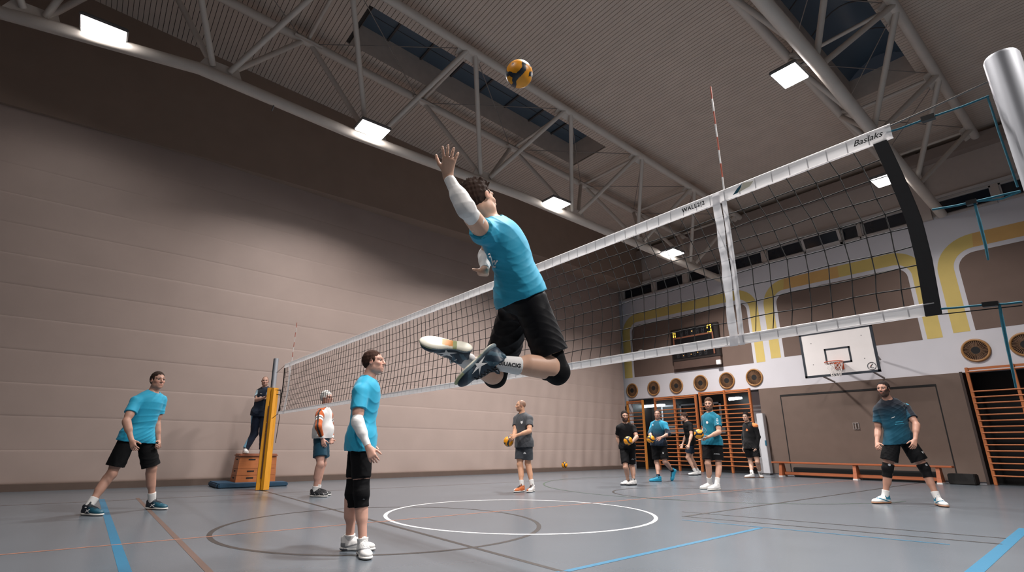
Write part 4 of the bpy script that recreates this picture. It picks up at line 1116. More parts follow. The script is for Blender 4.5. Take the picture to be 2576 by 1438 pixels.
    def hair(s, rgb, t=.010, top=.006, a=.0, b=.93, tufts=0, seed=1, tl=.03, front=.0, h=None, lump=.003):
        f = Field(h or min(s.h, .0045)); c = s.sc*s.hs
        f.ell(s.hl(0,-.024,.042+top*.45+t*.2), s.H, np.array((.0765+t*.3,.0965+t*.45,.083+t*.4+top*.55))*c, .02)
        f.ell(s.hl(0,-.034,.004), s.H, np.array((.0665+t*.4,.083+t*.4,.070))*c, .03)
        for q in (-1, 1): f.ell(s.hl(.066*q,.018,.022), s.H, np.array((.0095+t*.2,.016,.026))*c, .012)
        rs = np.random.RandomState(seed)
        for i in range(tufts):
            th, ph = rs.uniform(-.85, .85), rs.uniform(-1.0, .9)
            n = np.array([math.sin(th), math.cos(th)*math.sin(ph), math.cos(th)*math.cos(ph)]); p = np.array([0,-.014,.03])+n*np.array((.075,.098,.09))
            d = nrm(n+np.array([rs.normal()*.4, .35+rs.normal()*.3, .35]))
            f.cone(s.hl(*p), s.hl(*(p+d*tl*rs.uniform(.6,1.2))), .012*c, .005*c, .006)
        rs2 = rs.rand(6)*6
        def dsp(P):
            q = (P-s.j['head'])@s.H.T; return lump*(np.sin(q[:,0]*210+rs2[0]+2*np.sin(q[:,1]*90))+np.sin(q[:,1]*170+rs2[1]+2*np.sin(q[:,0]*120))+np.sin(q[:,2]*190+rs2[2]))*.4
        v, F = f.mesh(dsp); return s.part('hair', v, F, hair_mat(rgb))
    def shirt(s, m, hem, off=.016, waist=1.12, low=.0, sleeve=.55, sr=(.068,.074), amp=.004, seed=3, colf=None, belly=0.0, name='shirt', collar=True, fdir=None, fit=0.0, cuff=None, label=None):
        """hem: fraction along hip->neck (can be negative); sleeve: fraction of the upper arm, >1 runs down the forearm"""
        j, c = s.j, s.sc; f = Field(min(s.h, .006)); s.torso(f, off, waist, belly=belly, k=.06)
        if hem > 5: hem = s.t_at(hem, s.hm, j['neck'])
        P = lambda t: s.hm+(j['neck']-s.hm)*t; B = np.stack([s.pr_, s.pf, s.up])
        Lg = np.linalg.norm(j['neck']-s.hm)
        f.ell(P(hem+.07), B, (.176*c+off, .132*c+off, .17*c), .08)
        for sd in 'LR': f.cone(j['hi'+sd], j['hi'+sd]+(j['kn'+sd]-j['hi'+sd])*.3, .108*c, .116*c, .05)
        for sd in 'LR':
            a, b, w_ = j['sh'+sd], j['el'+sd], j['wr'+sd]
            if sleeve <= 1: f.cone(a, a+(b-a)*sleeve, sr[0]*c, sr[1]*c, .03, cap1=True)
            else:
                f.cone(a, b, .066*c, .055*c, .03); f.cone(b, b+(w_-b)*(sleeve-1), .055*c, .040*c, .025, cap1=True)
        f.cut(P(hem), -s.up)
        nb = s.hl(0,-.022,-.06); f.cone(j['neck']-s.up*.01+s.cf*.012, nb+s.cf*.03, .062*c, .085*c, .008, sub=True)
        v, F = f.mesh(folds(seed, amp, fdir)); v[:] = v
        o = s.part(name, v, F, m, colf(v) if colf is not None else None, label=label); s.surf = (v, F, o)
        return o
    def shorts(s, m, frac=.60, off=.012, r=(.098,.106), amp=.004, seed=5, colf=None, top=.14, name='shorts', tight=False, label=None):
        j, c = s.j, s.sc; f = Field(min(s.h, .006)); P = lambda t: s.hm+(j['neck']-s.hm)*t; B = np.stack([s.pr_, s.pf, s.up])
        f.ell(P(.04), B, (.160*c+off, .116*c+off, .125*c), .05)
        fr_ = frac
        for sd in 'LR':
            a, b, w_ = j['hi'+sd], j['kn'+sd], j['an'+sd]
            if fr_ > 5: frac = s.t_at(fr_, a, b)
            if tight:
                f.cone(a, a+(b-a)*frac, .088*c+off, (.088+(.054-.088)*frac)*c+off, .03, cap1=True); f.cone(a+(b-a)*.25, a+(b-a)*min(.7, frac), .082*c+off, .07*c+off, .04, cap1=True)
            elif frac <= 1: f.cone(a, a+(b-a)*frac, r[0]*c, r[1]*c, .045, cap1=True)
            else:
                f.cone(a, b, r[0]*c, .085*c, .04); f.cone(b, b+(w_-b)*(frac-1), .082*c, r[1]*c, .03, cap1=True)
        f.cut(P(top), s.up)
        v, F = f.mesh(folds(seed, amp, s.up+s.pr_*.5)); o = s.part(name, v, F, m, colf(v) if colf is not None else None, label=label); s.surf2 = (v, F, o)
        return o
    def tube_on(s, name, a, b, ra, rb, m, amp=.001, seed=2, extra=None, h=None, label=None, colf=None, sc_=1.0):
        f = Field(h or min(s.h, .005)); f.cone(a, b, ra*s.sc, rb*s.sc, .01, cap0=True, cap1=True)
        if extra: extra(f)
        v, F = f.mesh(folds(seed, amp, np.array(b)-np.array(a), sc_)); o = s.part(name, v, F, m, label=label, col=colf(v) if colf else None); s.last = (v, F, o); return o
    def sock(s, sd, m, frac=.62, r=.045):
        j = s.j; k, a = j['kn'+sd], j['an'+sd]; p = k+(a-k)*frac
        return s.tube_on('sock', p, a+(a-k)*.05, r+.004, .041, m, .0012, 4)
    def knee_pad(s, sd, m, up=.22, dn=.24, seed=6):
        j = s.j; h_, k, a = j['hi'+sd], j['kn'+sd], j['an'+sd]; s.limb_leg(Field(.1), sd); fw = s.kf; c = s.sc
        f = Field(min(s.h, .005)); f.cone(k+(h_-k)*up, k, .076*c, .068*c, .03, cap0=True); f.cone(k, k+(a-k)*dn, .066*c, .062*c, .03, cap1=True)
        f.ell(k+fw*.028*c, np.eye(3), (.052*c,)*3, .03)
        v, F = f.mesh(folds(seed, .002, h_-a)); o = s.part('knee_pad', v, F, m); s.last = (v, F, o); return o
    def shoe(s, sd, m, msole, colf=None, laces=None, sole_col=None, h=None):
        o, d, u = s.feet[sd]; c = s.sc*1.10; o = o-d*.014; sd_ = np.cross(d, u); A = np.stack([d, sd_, u]); L = lambda x, y, z: o+(np.array([x, y, z])*c)@A
        hh = h or min(s.h, .0045); f = Field(hh)
        f.ell(L(.048,0,.045), A, np.array((.046,.034,.045))*c, .02); f.cone(L(.054,0,.055), L(.064,0,.108), .041*c, .041*c, .02, cap1=True); f.ell(L(.012,0,.088), A, np.array((.012,.018,.022))*c, .015); f.cone(L(.10,0,.078), L(.094,0,.124), .021*c, .017*c, .012, fl=(d, .55))
        f.ell(L(.125,0,.042), A, np.array((.085,.040,.044))*c, .025); f.cone(L(.09,0,.075), L(.165,0,.055), .03*c, .028*c, .02)
        f.ell(L(.215,.002,.034), A, np.array((.068,.046,.032))*c, .025)
        f.cut(L(0,0,.014), -u)
        v, F = f.mesh(folds(11, .0015)); q = ((v-o)@A.T)/c
        so = s.part('shoe', v, F, m, colf(q) if colf else None)
        f = Field(hh)
        f.ell(L(.05,0,.017), A, np.array((.054,.040,.020))*c, .01); f.ell(L(.14,0,.015), A, np.array((.10,.038,.017))*c, .015); f.ell(L(.208,.003,.015), A, np.array((.084,.052,.019))*c, .015)
        f.cut(L(0,0,.030), u); f.cut(L(0,0,0), -u)
        v, F = f.mesh(); q = ((v-o)@A.T)/c
        s.part('sole', v, F, msole, sole_col(q) if sole_col else None, parent=so)
        if laces is not None:
            t = MB(); vv_ = np.array([q.co[:] for q in so.data.vertices])+s.base
            bv = BVHTree.FromPolygons([tuple(q) for q in vv_], [tuple(f_.vertices) for f_ in so.data.polygons])
            def on(x, y, up=.0022):
                hit = bv.ray_cast(Vector(L(x, y, .2)), Vector(-u), .4)
                return np.array(hit[0])+u*up*c if hit[0] is not None else L(x, y, .08)
            for i in range(6):
                x = .088+.019*i; w_ = .027-.001*i
                for q in (1, -1): t.tube([on(x-.010*q*k_+.004, w_*k_) for k_ in (-1,-.5,0,.5,1)], .0030*c, 5)
            for q in (1, -1): t.tube([on(.086,0,.006), on(.080,.016*q,.012), on(.092,.028*q,.006), on(.100,.014*q,.008), on(.086,0,.006)], .0028*c, 5)
            ob = t.build('laces', laces); me = ob.data; me.transform(Matrix.Translation(-Vector(s.base))); ob.parent = so
        s.last = (v, F, so); s.shoe_f = (o, A, c, so)
        return so
    def decal(s, name, vs, fs, c, xd, yd, m, surf, off=.0025, parent=None):
        """lay flat lettering or marks on a garment by casting them onto its surface"""
        v, F, o = surf; bv = BVHTree.FromPolygons([tuple(p) for p in v], [tuple(q) for q in F])
        xd, yd = nrm(xd), nrm(yd); n = np.cross(xd, yd); out = []
        bm = bmesh.new(); bv_ = [bm.verts.new(q) for q in vs]
        for f_ in fs:
            try: bm.faces.new([bv_[i] for i in f_])
            except ValueError: pass
        bmesh.ops.triangulate(bm, faces=list(bm.faces))
        for _ in range(2):
            ed = [e for e in bm.edges if e.calc_length() > .018]
            if ed: bmesh.ops.subdivide_edges(bm, edges=ed, cuts=1); bmesh.ops.triangulate(bm, faces=[f_ for f_ in bm.faces if len(f_.verts) > 3])
        bm.verts.index_update(); vs = [q.co[:] for q in bm.verts]; fs = [[q.index for q in f_.verts] for f_ in bm.faces]; bm.free()
        for p in vs:
            q = np.array(c)+xd*p[0]+yd*p[1]; hit = bv.ray_cast(Vector(q+n*.12), Vector(-n), .35)
            out.append(np.array(hit[0])+np.array(hit[1])*off if hit[0] is not None else q)
        me = bpy.data.meshes.new(name); me.from_pydata([tuple(p-s.base) for p in out], [], [tuple(f_) for f_ in fs]); me.materials.append(m)
        ob = bpy.data.objects.new(name, me); COL.objects.link(ob); ob.parent = parent or o
        return ob
def grid_shape(poly, n=0):
    return [(x, y, 0) for x, y in poly], [tuple(range(len(poly)))]
def disc(r, n=14, cx_=0, cy_=0): return [(cx_+r*math.cos(2*math.pi*k/n), cy_+r*math.sin(2*math.pi*k/n)) for k in range(n)]
def person(label, D, **k):
    k.setdefault('group', 'volleyball players and referee in the hall'); p = Person(label, D, **k); p.optical = False; p.keep = False; p.calf = 1.06; p.bend = 0.0; p.hs = 1.0; p.mouth_open = 0; p.beard = None; p.brow = (70,50,40); p.scalp = None; p.base_z = 0.0; p.hu = UP
    return p
# ------------------------------------------------------------------ the people
M_cyan = cloth('jersey_cyan', (40,154,188), rough=0.62)
M_blk = cloth('cloth_black', (16,16,18)); M_blk2 = cloth('cloth_black_shiny', (22,22,25), rough=0.45)
M_wht = cloth('cloth_white', (226,224,222), rough=0.7); M_sockw = cloth('sock_white', (214,212,210))
M_anth = cloth('cloth_anthracite', (72,74,78)); M_anth2 = cloth('short_anthracite', (58,61,66))
M_navy = cloth('cloth_navy', (26,34,48)); M_pet = cloth('cloth_petrol', (16,58,76)); M_teal = cloth('cloth_teal', (24,112,136))
M_colc = cloth('cloth_pattern', (255,255,255), colattr='Col'); M_shoec = mat('shoe_pattern', (255,255,255), rough=0.5, noise=0.04, nscale=20, colattr='Col')
M_shw = mat('shoe_white', (222,220,218), rough=0.5, noise=0.04); M_solew = mat('sole_white', (206,202,196), rough=0.5, noise=0.04)
M_soled = mat('sole_dark', (40,42,48), rough=0.6, noise=0.04); M_gum = mat('sole_gum', (150,110,84), rough=0.6, noise=0.04)
M_lacew = mat('lace_white', (226,224,222), rough=0.7, noise=0); M_lacek = mat('lace_black', (30,30,34), rough=0.7, noise=0)
M_mark = mat('print_white', (226,226,226), rough=0.6, noise=0); M_markg = mat('print_grey', (150,152,156), rough=0.6, noise=0); M_markk = mat('print_black', (30,30,34), rough=0.6, noise=0)
M_marko = mat('print_orange', (214,130,80), rough=0.6, noise=0); M_markt = mat('print_teal', (60,150,178), rough=0.6, noise=0)
def sole_at(p): pass
def two(a, b, f):
    A, B = np.array(lin(a)), np.array(lin(b))
    return lambda q: A+(B-A)*np.clip(f(q), 0, 1)[:, None]
PEOPLE = []
def std(p, hf):
    p.hf = hf; p.fixbody(); p.fixlen(); p.frame(); PEOPLE.append(p); return p
# --- the jumping attacker
p = person('person in cyan jersey leaping high at the net with one arm drawn back', 3.25, sc=1.0, h=.0042, skin=(206,164,140)); P1 = p; p.optical = True; p.calf = 1.28
p.J(neck=(1236,556,.02), head=(1208,503,.0), shR=(1216,583,-.16), shL=(1250,578,.17), elR=(1176,530,-.36), wrR=(1126,443,-.42), elL=(1222,640,.30), wrL=(1219,680,.36),
    hiR=(1341,772,-.09), hiL=(1303,780,.09), knR=(1404,934,-.06), knL=(1247,948,.12))
p.foot_free('R', at(1243,911,2.92), at(1150,946,2.90)-at(1222,874,2.94), RIGHT*.72-UP*.66+hd(-90)*.12)
p.foot_free('L', at(1150,893,3.12), at(1066,866,3.05)-at(1160,880,3.1), -(at(1110,846,2.98)-at(1135,925,3.12)))
p.hand('R', tip=at(1131,389,2.85), th=hd(180,10), curls=[16,12,8,10], spread=13, thumb=52); p.hand('L', tip=at(1211,703,3.66), th=hd(200), curl=40)
p.base_z = 0.0; p.hu = nrm(UP*.9+hd(190)*.25)
std(p, hd(42,16)); p.bend = .03
p.finish_body(); p.hair((52,38,32), t=.011, top=.016, tufts=130, seed=4, tl=.027, )
p.shirt(M_cyan, hem=.05, off=.014, waist=1.03, sleeve=.20, sr=(.078,.074), amp=.0075, seed=8, fdir=UP*.8+RIGHT*.6)
vs, fs = [], []
for k, (x, y, a) in enumerate(((-.018,.006,.5),(.0,.012,-.3),(.016,.002,.6),(.004,-.014,-.6),(-.012,-.012,.2))):
    c_, s_ = math.cos(a), math.sin(a); n0 = len(vs); vs += [(x+u*c_-w_*s_, y+u*s_+w_*c_, 0) for u, w_ in ((-.012,-.004),(.012,-.005),(.010,.005),(-.010,.004))]; fs.append((n0,n0+1,n0+2,n0+3))
p.decal('emblem', vs, fs, at(1240,640,3.0), RIGHT, UP, M_mark, p.surf)
p.shorts(M_blk2, frac=.76, r=(.110,.110), amp=.007, seed=9, off=.012, top=.12)
for sd in 'LR':
    j = p.j
    fa = j['el'+sd]+(j['wr'+sd]-j['el'+sd])*.93
    def ex(f, j=j, sd=sd, fa=fa):
        f.cone(j['el'+sd], fa, .046, .031, .02, cap1=True); f.cone(j['el'+sd]+(fa-j['el'+sd])*.12, j['el'+sd]+(fa-j['el'+sd])*.45, .050, .045, .03)
    p.tube_on('arm_sleeve', j['sh'+sd]+(j['el'+sd]-j['sh'+sd])*.40, j['el'+sd]+(j['el'+sd]-j['sh'+sd])*.02, .054, .046, M_wht, .0022, 5, ex)
    p.knee_pad(sd, M_blk, .24, .22); p.sock(sd, M_sockw, .62 if sd == 'R' else .7, .049)
    if sd == 'R': sockR = p.last
    A_, B_ = (28,46,62), (70,100,116)
    p.shoe(sd, M_shoec, M_shoec, two(A_, B_, lambda q: ((np.sin(q[:,0]*95+q[:,2]*70) > .35)&(q[:,0] < .10)&(q[:,2] > .035))*.8+(np.sin(q[:,0]*60-q[:,2]*90) > .6)*(q[:,0] > .17)*.35), M_lacek if sd == 'R' else M_lacew,
           lambda q: np.where((q[:,2] < .012)[:, None], np.where(((np.abs(q[:,0]-.14) < .03) & (np.abs(q[:,1]) < .026))[:, None], np.array(lin((206,132,50))), np.where((np.abs(q[:,0]-.10) < .012)[:, None], np.array(lin((150,156,110))), np.array(lin((226,222,206))))), np.where((q[:,0] > .22)[:, None], np.array(lin((176,182,140))), np.array(lin((120,136,142))))), h=.0036)
    o_, A_f, c_, so_ = p.shoe_f; L_ = lambda x, y, z: o_+(np.array([x, y, z])*c_)@A_f
    for q_ in (1, -1):                                       # white running-bird shaped side mark
        poly = [(-.062,-.016),(-.018,.000),(-.044,.024),(-.004,.012),(.036,.034),(.014,.008),(.064,.006),(.014,-.006),(.010,-.026),(-.006,-.012)]
        vs = [(x, y, 0) for x, y in poly]; fs = [(0,1,9),(1,2,3),(1,3,5,9),(3,4,5),(5,6,7),(5,7,9),(7,8,9)]
        surf_o = [c for c in so_.children if c.name.startswith('sole')]
        vv_ = np.array([v.co[:] for v in so_.data.vertices])+p.base; FF_ = np.array([f_.vertices[:] for f_ in so_.data.polygons])
        p.decal('side_mark', vs, fs, L_(.135,.06*q_,.046), A_f[0]*q_, A_f[2], M_mark, (vv_, FF_, so_), .0018)
j = p.j; ax = nrm(j['anR']-j['knR']); mid = j['knR']+(j['anR']-j['knR'])*.78
vs, fs = text_mesh('IUIUACIG', .031, space=1.05, bold=.001)
vw = nrm(CO-mid); yd = np.cross(ax, vw); yd = yd if yd@UP > 0 else -yd; xd = np.cross(yd, vw)
p.decal('sock_lettering', vs, fs, mid+vw*.05, xd, yd, M_markk, sockR, .002)
# --- left player in cyan, low ready stance
p = person('person in cyan tee and black shorts crouching ready at far left', 6.72, sc=1.05, h=.0050, skin=(178,136,118)); P2 = p; p.scalp = ((50, 38, 32), .9); p.hs = 0.97
p.foot('R', 229,1296,-12).foot('L', 391,1281,-8); p.level_feet(.4)
p.J(neck=(383,990,.0), head=(397,957,.0), shR=(343,1009,-.16), shL=(405,1007,.14), elR=(318,1058,-.24), wrR=(331,1106,-.36), elL=(393,1064,.22), wrL=(399,1112,.08),
    hiR=(316,1130,-.06), hiL=(346,1130,.08), knR=(280,1192,-.06), knL=(381,1177,.12))
p.hand('R', tip=ath(341,1143,p.D-.38), curl=30); p.hand('L', tip=ath(408,1136,p.D+.0), th=hd(-60,20), curl=45)
p.brow = (60,44,38); std(p, hd(-28,4)); p.finish_body(); p.eyes(); p.hair((50,38,32), t=.006, top=.006, lump=.002)
p.shirt(M_cyan, hem=1109, off=.015, sleeve=.60, amp=.005, seed=21); p.shorts(M_blk, frac=1172, amp=.005, seed=22)
for sd in 'LR':
    p.sock(sd, M_sockw, .72); so = p.shoe(sd, M_shoec, M_solew, two((22,30,40), (22,78,96), lambda q: (q[:,0]-.10)/.06), M_lacek)
    o_, A_f, c_, so_ = p.shoe_f
    vv_ = np.array([v.co[:] for v in so_.data.vertices])+p.base; FF_ = np.array([f_.vertices[:] for f_ in so_.data.polygons])
    for q_ in (1, -1): p.decal('side_mark', [(-.04,-.01,0),(-.03,-.016,0),(.03,.02,0),(.02,.026,0),(-.03,.016,0),(-.02,.02,0),(.035,-.012,0),(.024,-.016,0)], [(0,1,2,3),(4,5,6,7)], o_+(np.array([.12,.06*q_,.045])*c_)@A_f, A_f[0]*q_, A_f[2], M_mark, (vv_, FF_, so_), .002)
# --- centre player in cyan with a white arm sleeve
p = person('person in cyan tee with white arm sleeve standing in centre foreground', 4.2, sc=.95, h=.0042, skin=(202,156,138)); P3 = p; p.scalp = ((62, 42, 34), .9); p.hs = 0.95
p.foot('R', 915,1400,-62).foot('L', 897,1384,2); p.level_feet(.3)
p.J(neck=(925,951,.0), head=(941,911,.0), shR=(906,985,-.17), shL=(928,982,.17), elR=(899,1060,-.24), wrR=(926,1123,-.26), elL=(922,1058,.22), wrL=(930,1115,.2),
    hiR=(904,1148,-.09), hiL=(902,1148,.09), knR=(909,1240,-.10), knL=(888,1240,.10))
p.hand('R', tip=ath(949,1179,p.D-.28), pn=hd(95), curl=28, spread=7); p.hand('L', curl=30)
p.mouth_open = 1; p.brow = (96,66,50); p.hu = UP; std(p, hd(-6,7)); p.finish_body(); p.eyes(); p.hair((62,42,34), t=.005, top=.007, lump=.002, h=.0035)
p.shirt(M_cyan, hem=1134, off=.009, waist=.98, sleeve=.60, sr=(.07,.076), amp=.0048, seed=31)
p.shorts(M_blk, frac=1212, off=.008, tight=True, amp=.002, seed=32, label='tight black shorts'); j = p.j
fa = j['elR']+(j['wrR']-j['elR'])*.96
p.tube_on('arm_sleeve', j['shR']+(j['elR']-j['shR'])*.74, j['elR'], .0475, .0455, M_wht, .0022, 5, lambda f: (f.ell(j['elR'], np.eye(3), (.0495,)*3, .02), f.cone(j['elR'], fa, .045*.95, .031*.95, .02, cap1=True), f.cone(j['elR']+(fa-j['elR'])*.12, j['elR']+(fa-j['elR'])*.45, .049*.95, .045*.95, .03)), h=.0035)
vs, fs = text_mesh('22', .022); mid = j['elR']+(fa-j['elR'])*.30; vw = nrm(CO-mid); ax = nrm(fa-j['elR'])
p.decal('sleeve_number', vs, fs, mid+vw*.05+RIGHT*.012, np.cross(-ax, vw)*-1, -ax, M_markk, p.last, .002)
for sd in 'LR':
    p.knee_pad(sd, M_blk, .25, .28); kp = p.last; p.sock(sd, M_sockw, .88)
    so = p.shoe(sd, M_shoec, M_shoec, two((224,222,220), (120,122,126), lambda q: ((np.abs(q[:,2]-.03-.25*(q[:,0]-.05)) < .006)|((q[:,0] < .05)&(q[:,2] > .03)&(q[:,2] < .06)))*.9), M_lacew,
                lambda q: np.where(((q[:,0] < .07)&(np.abs(q[:,1]) > .0)&(q[:,2] > .006)&(q[:,2] < .02))[:, None], np.array(lin((90,92,98))), np.array(lin((214,212,208)))), h=.0035)
    k_ = j['kn'+sd]; vs, fs = grid_shape([(-.008,-.003),(.0,.004),(.008,-.003),(.004,-.004),(0,0),(-.004,-.004)])
    p.decal('pad_mark', vs, fs, k_+RIGHT*.04+hd(-90)*.05-UP*.04, RIGHT, UP, M_markg, kp, .002)
# --- referee on the vault box
p = person('person refereeing on the vault box behind the net post, navy tracksuit trousers', 11.0, sc=.98, h=.006, skin=(176,138,122)); P4 = p; p.hs = 0.95
bz = .67; p.base_z = bz
for sd, yy, xx in (('R', 2.84, -13.08), ('L', 3.22, -13.14)):
    d = hd(-52 if sd == 'R' else -45); F_ = np.array([xx, yy, bz]); p.feet[sd] = (F_-d*.13, d, UP.copy()); p.j['an'+sd] = F_-d*.07+UP*.086
p.D = hdist((-13.12, 3.0, 1.6))
p.J(neck=(668,974,.0), head=(667,958,-.04), shR=(652,985,-.03), shL=(679,984,.06), elR=(645,1006,-.08), wrR=(668,999,-.24), elL=(689,1004,.0), wrL=(679,1000,-.2),
    hiR=(643,1051,.0), hiL=(661,1051,.06), knR=(640,1090,-.05), knL=(662,1090,.0))
p.brow = (110,84,70); p.scalp = ((110,88,74), .75); std(p, hd(-68,-4)); p.finish_body(); p.eyes()
def c4(v): 
    m = np.zeros(len(v))
    for sd in 'LR': m = np.maximum(m, (np.linalg.norm(v-p.j['sh'+sd]-(p.j['el'+sd]-p.j['sh'+sd])*.35, axis=1) < .115)*1.0)
    return np.array(lin((26,36,52)))*(1-m[:, None])+np.array(lin((176,206,220)))*m[:, None]
p.shirt(M_colc, hem=1046, sleeve=.62, seed=41, colf=c4)
def c4b(v):
    m = np.zeros(len(v)); out = nrm(p.pr_)
    q = v-p.hm; m = ((q@out) > .142+.0*q[:,2])*(q[:,2] < .0)*1.0
    return np.array(lin((26,36,54)))*(1-m[:, None])+np.array(lin((120,170,196)))*m[:, None]
p.shorts(M_colc, frac=1.93, r=(.105,.07), amp=.005, seed=42, colf=c4b, name='trousers')
for k, (w_, hh, dx, dz) in enumerate(((.05,.012,.07,.0),(.05,.01,.07,-.06))):
    p.decal('chest_print', *grid_shape([(-w_/2,-hh/2),(w_/2,-hh/2),(w_/2,hh/2),(-w_/2,hh/2)]), (p.j['shR']+p.j['shL'])/2-p.cr*0.06-UP*(.06-dz)+p.cf*.1, -p.cr, UP, M_mark, p.surf, .003)
for sd in 'LR': p.shoe(sd, M_shw, M_solew)
# --- silver-haired player behind the net
p = person('person with silver hair in white and rust striped jersey behind the net', 8.75, sc=1.04, h=.0055, skin=(186,142,126)); P5 = p; p.scalp = ((200, 196, 190), .9); p.hs = 1.02
p.foot('R', 800,1251,-6).foot('L', 808,1244,4)
p.level_feet()
p.J(neck=(815,1028,.0), head=(822,1001,.0), shR=(804,1045,-.14), shL=(828,1045,.16), elR=(801,1073,-.20), wrR=(811,1103,-.24), elL=(832,1074,.2), wrL=(834,1106,.14),
    hiR=(805,1121,-.08), hiL=(810,1121,.09), knR=(805,1168,-.08), knL=(812,1166,.10))
p.hand('R', tip=ath(818,1135,p.D-.26), curl=30); p.hand('L', tip=ath(836,1131,p.D+.1), curl=35); p.brow = (190,186,182); std(p, hd(-18,2)); p.finish_body(); p.eyes(); p.hair((214,212,208), t=.010, top=.008, lump=.003)
def c5(v):
    W_ = np.array(lin((222,220,218))); Ru = np.array(lin((176,84,34))); K = np.array(lin((44,36,34))); col = np.tile(W_, (len(v), 1))
    j = p.j
    # shoulder yoke and sleeve stripes
    t = (v-p.hm)@p.up; Lg = np.linalg.norm(j['neck']-p.hm)
    for sd in 'LR':
        a, b, w_ = j['sh'+sd], j['el'+sd], j['wr'+sd]; u = nrm(b-a); s1 = (v-a)@u; rad = np.linalg.norm((v-a)-np.outer(s1, u), axis=1)
        ins = (rad < .085)&(s1 > -.09)&(s1 < .40)
        u2 = nrm(w_-b); s2 = (v-b)@u2; rad2 = np.linalg.norm((v-b)-np.outer(s2, u2), axis=1); fore = (rad2 < .075)&(s2 > 0)
        upr = ins&~fore
        col[upr&(s1 < .055)] = Ru; col[upr&(s1 >= .055)&(s1 < .09)] = W_; col[upr&(s1 >= .09)&(s1 < .115)] = K; col[upr&(s1 >= .115)&(s1 < .155)] = W_; col[upr&(s1 >= .155)] = Ru
        col[fore&(s2 < .19)] = Ru; col[fore&(s2 >= .19)] = W_
        side = p.cr if sd == 'R' else -p.cr
        st = (upr|(fore&(s2 < .19)))&(np.abs((v-a)@p.cf-np.clip(s1, 0, 1)*(u@p.cf)) < .016)&(((v-a)@side) > -.02); col[st] = K
    yk = (t > Lg*.90)&(np.abs((v-j['neck'])@p.cr) < .16)&(((v-j['neck'])@p.cf) < .07); col[yk] = Ru
    return col
p.shirt(M_colc, hem=1102, off=.014, sleeve=1.90, seed=51, colf=c5, belly=.05, amp=.003, name='jersey')
p.shorts(M_pet, frac=1149, seed=52, r=(.11,.118))
for sd in 'LR': p.sock(sd, M_sockw, .80); p.shoe(sd, M_shoec, M_solew, two((30,32,36), (190,190,190), lambda q: (np.abs(np.sin(q[:,0]*45+q[:,2]*40)) < .12)*(q[:,2] < .06)), M_lacek)
# --- man in grey tee bouncing a ball
p = person('person in dark grey tee with both hands on a ball, mid-court', 10.0, sc=1.03, h=.0055, skin=(206,156,126)); P6 = p; p.hs = 0.95
p.foot('L', 1336,1237,-112).foot('R', 1307,1237,-128)
p.level_feet()
p.J(neck=(1314,1040,.0), head=(1310,1020,-.02), shL=(1332,1053,-.10), shR=(1300,1053,.12), elL=(1332,1084,-.14), wrL=(1298,1095,-.30), elR=(1296,1084,.10), wrR=(1292,1098,-.14),
    hiL=(1328,1129,-.04), hiR=(1311,1129,.07), knL=(1328,1165,-.08), knR=(1308,1168,.02))
BALL6 = at(1279.5,1110,p.D-.30)
p.hand('L', tip=ath(1284,1102,p.D-.40), pn=BALL6-ath(1292,1098,p.D-.36), curl=18); p.hand('R', tip=ath(1282,1106,p.D-.18), pn=BALL6-ath(1290,1099,p.D-.16), curl=18)
p.beard = ((96,70,58), .45); p.scalp = ((88,68,58), .7); p.brow = (84,62,50); std(p, hd(-168,0)); p.finish_body(); p.eyes()
p.shirt(M_anth, hem=1124, sleeve=.60, seed=61, amp=.005); p.decal('chest_emblem', *grid_shape([(-.02,.03),(0,.02),(.02,.03),(.022,-.01),(0,-.035),(-.022,-.01)]), (p.j['shL']+p.j['neck'])/2-UP*.12+p.cf*.12, -p.cr, UP, M_mark, p.surf, .003)
p.shorts(M_anth2, frac=1154, seed=62); p.decal('short_emblem', *grid_shape([(-.035,-.01),(.035,-.01),(.02,.02),(0,.028),(-.02,.02)]), p.j['hiL']+(p.j['knL']-p.j['hiL'])*.5+p.pf*.14, -p.pr_, UP, M_mark, p.surf2, .003)
for sd in 'LR': p.sock(sd, M_sockw, .70); p.shoe(sd, M_shoec, M_solew, two((196,108,60), (222,214,210), lambda q: (q[:,1]*(1 if sd == 'R' else -1)+.01)/.02), M_lacek)
# --- man in black holding ball, left of the waiting group
p = person('bearded person all in black holding a ball, nearest the curtain', 12.3, sc=1.00, h=.006, skin=(176,136,116)); P7 = p; p.scalp = ((34, 28, 26), .9); p.hs = 1.07
p.foot('R', 1575,1219.5,212).foot('L', 1589,1220,206)
p.level_feet()
p.J(neck=(1573,1064,.0), head=(1571.5,1047,-.05), shR=(1557,1076,.0), shL=(1593,1076,.0), elR=(1554,1102,.04), wrR=(1562,1124,-.14), elL=(1602,1099,-.04), wrL=(1589,1113,-.27),
    hiR=(1571,1137,.0), hiL=(1588,1137,.0), knR=(1574,1175,-.06), knL=(1590,1174,-.06))
BALL7 = ath(1580,1108,p.D-.34)
p.hand('L', tip=ath(1577,1118,p.D-.36), pn=BALL7-ath(1583,1117,p.D-.33), curl=22); p.hand('R', th=hd(-90), curl=35)
p.beard = ((34,26,24), .92); p.brow = (36,28,26); std(p, hd(-88,0)); p.finish_body(); p.eyes(); p.hair((34,28,26), t=.007, top=.012)
p.shirt(M_blk, hem=1128, sleeve=.60, seed=71); p.shorts(M_blk, frac=1165, seed=72, r=(.108,.095)); p.decal('short_print', *text_mesh('Aal', .05, shear=.3), p.j['hiL']+(p.j['knL']-p.j['hiL'])*.6+hd(-90)*.14, RIGHT, UP, M_markg, p.surf2, .003)
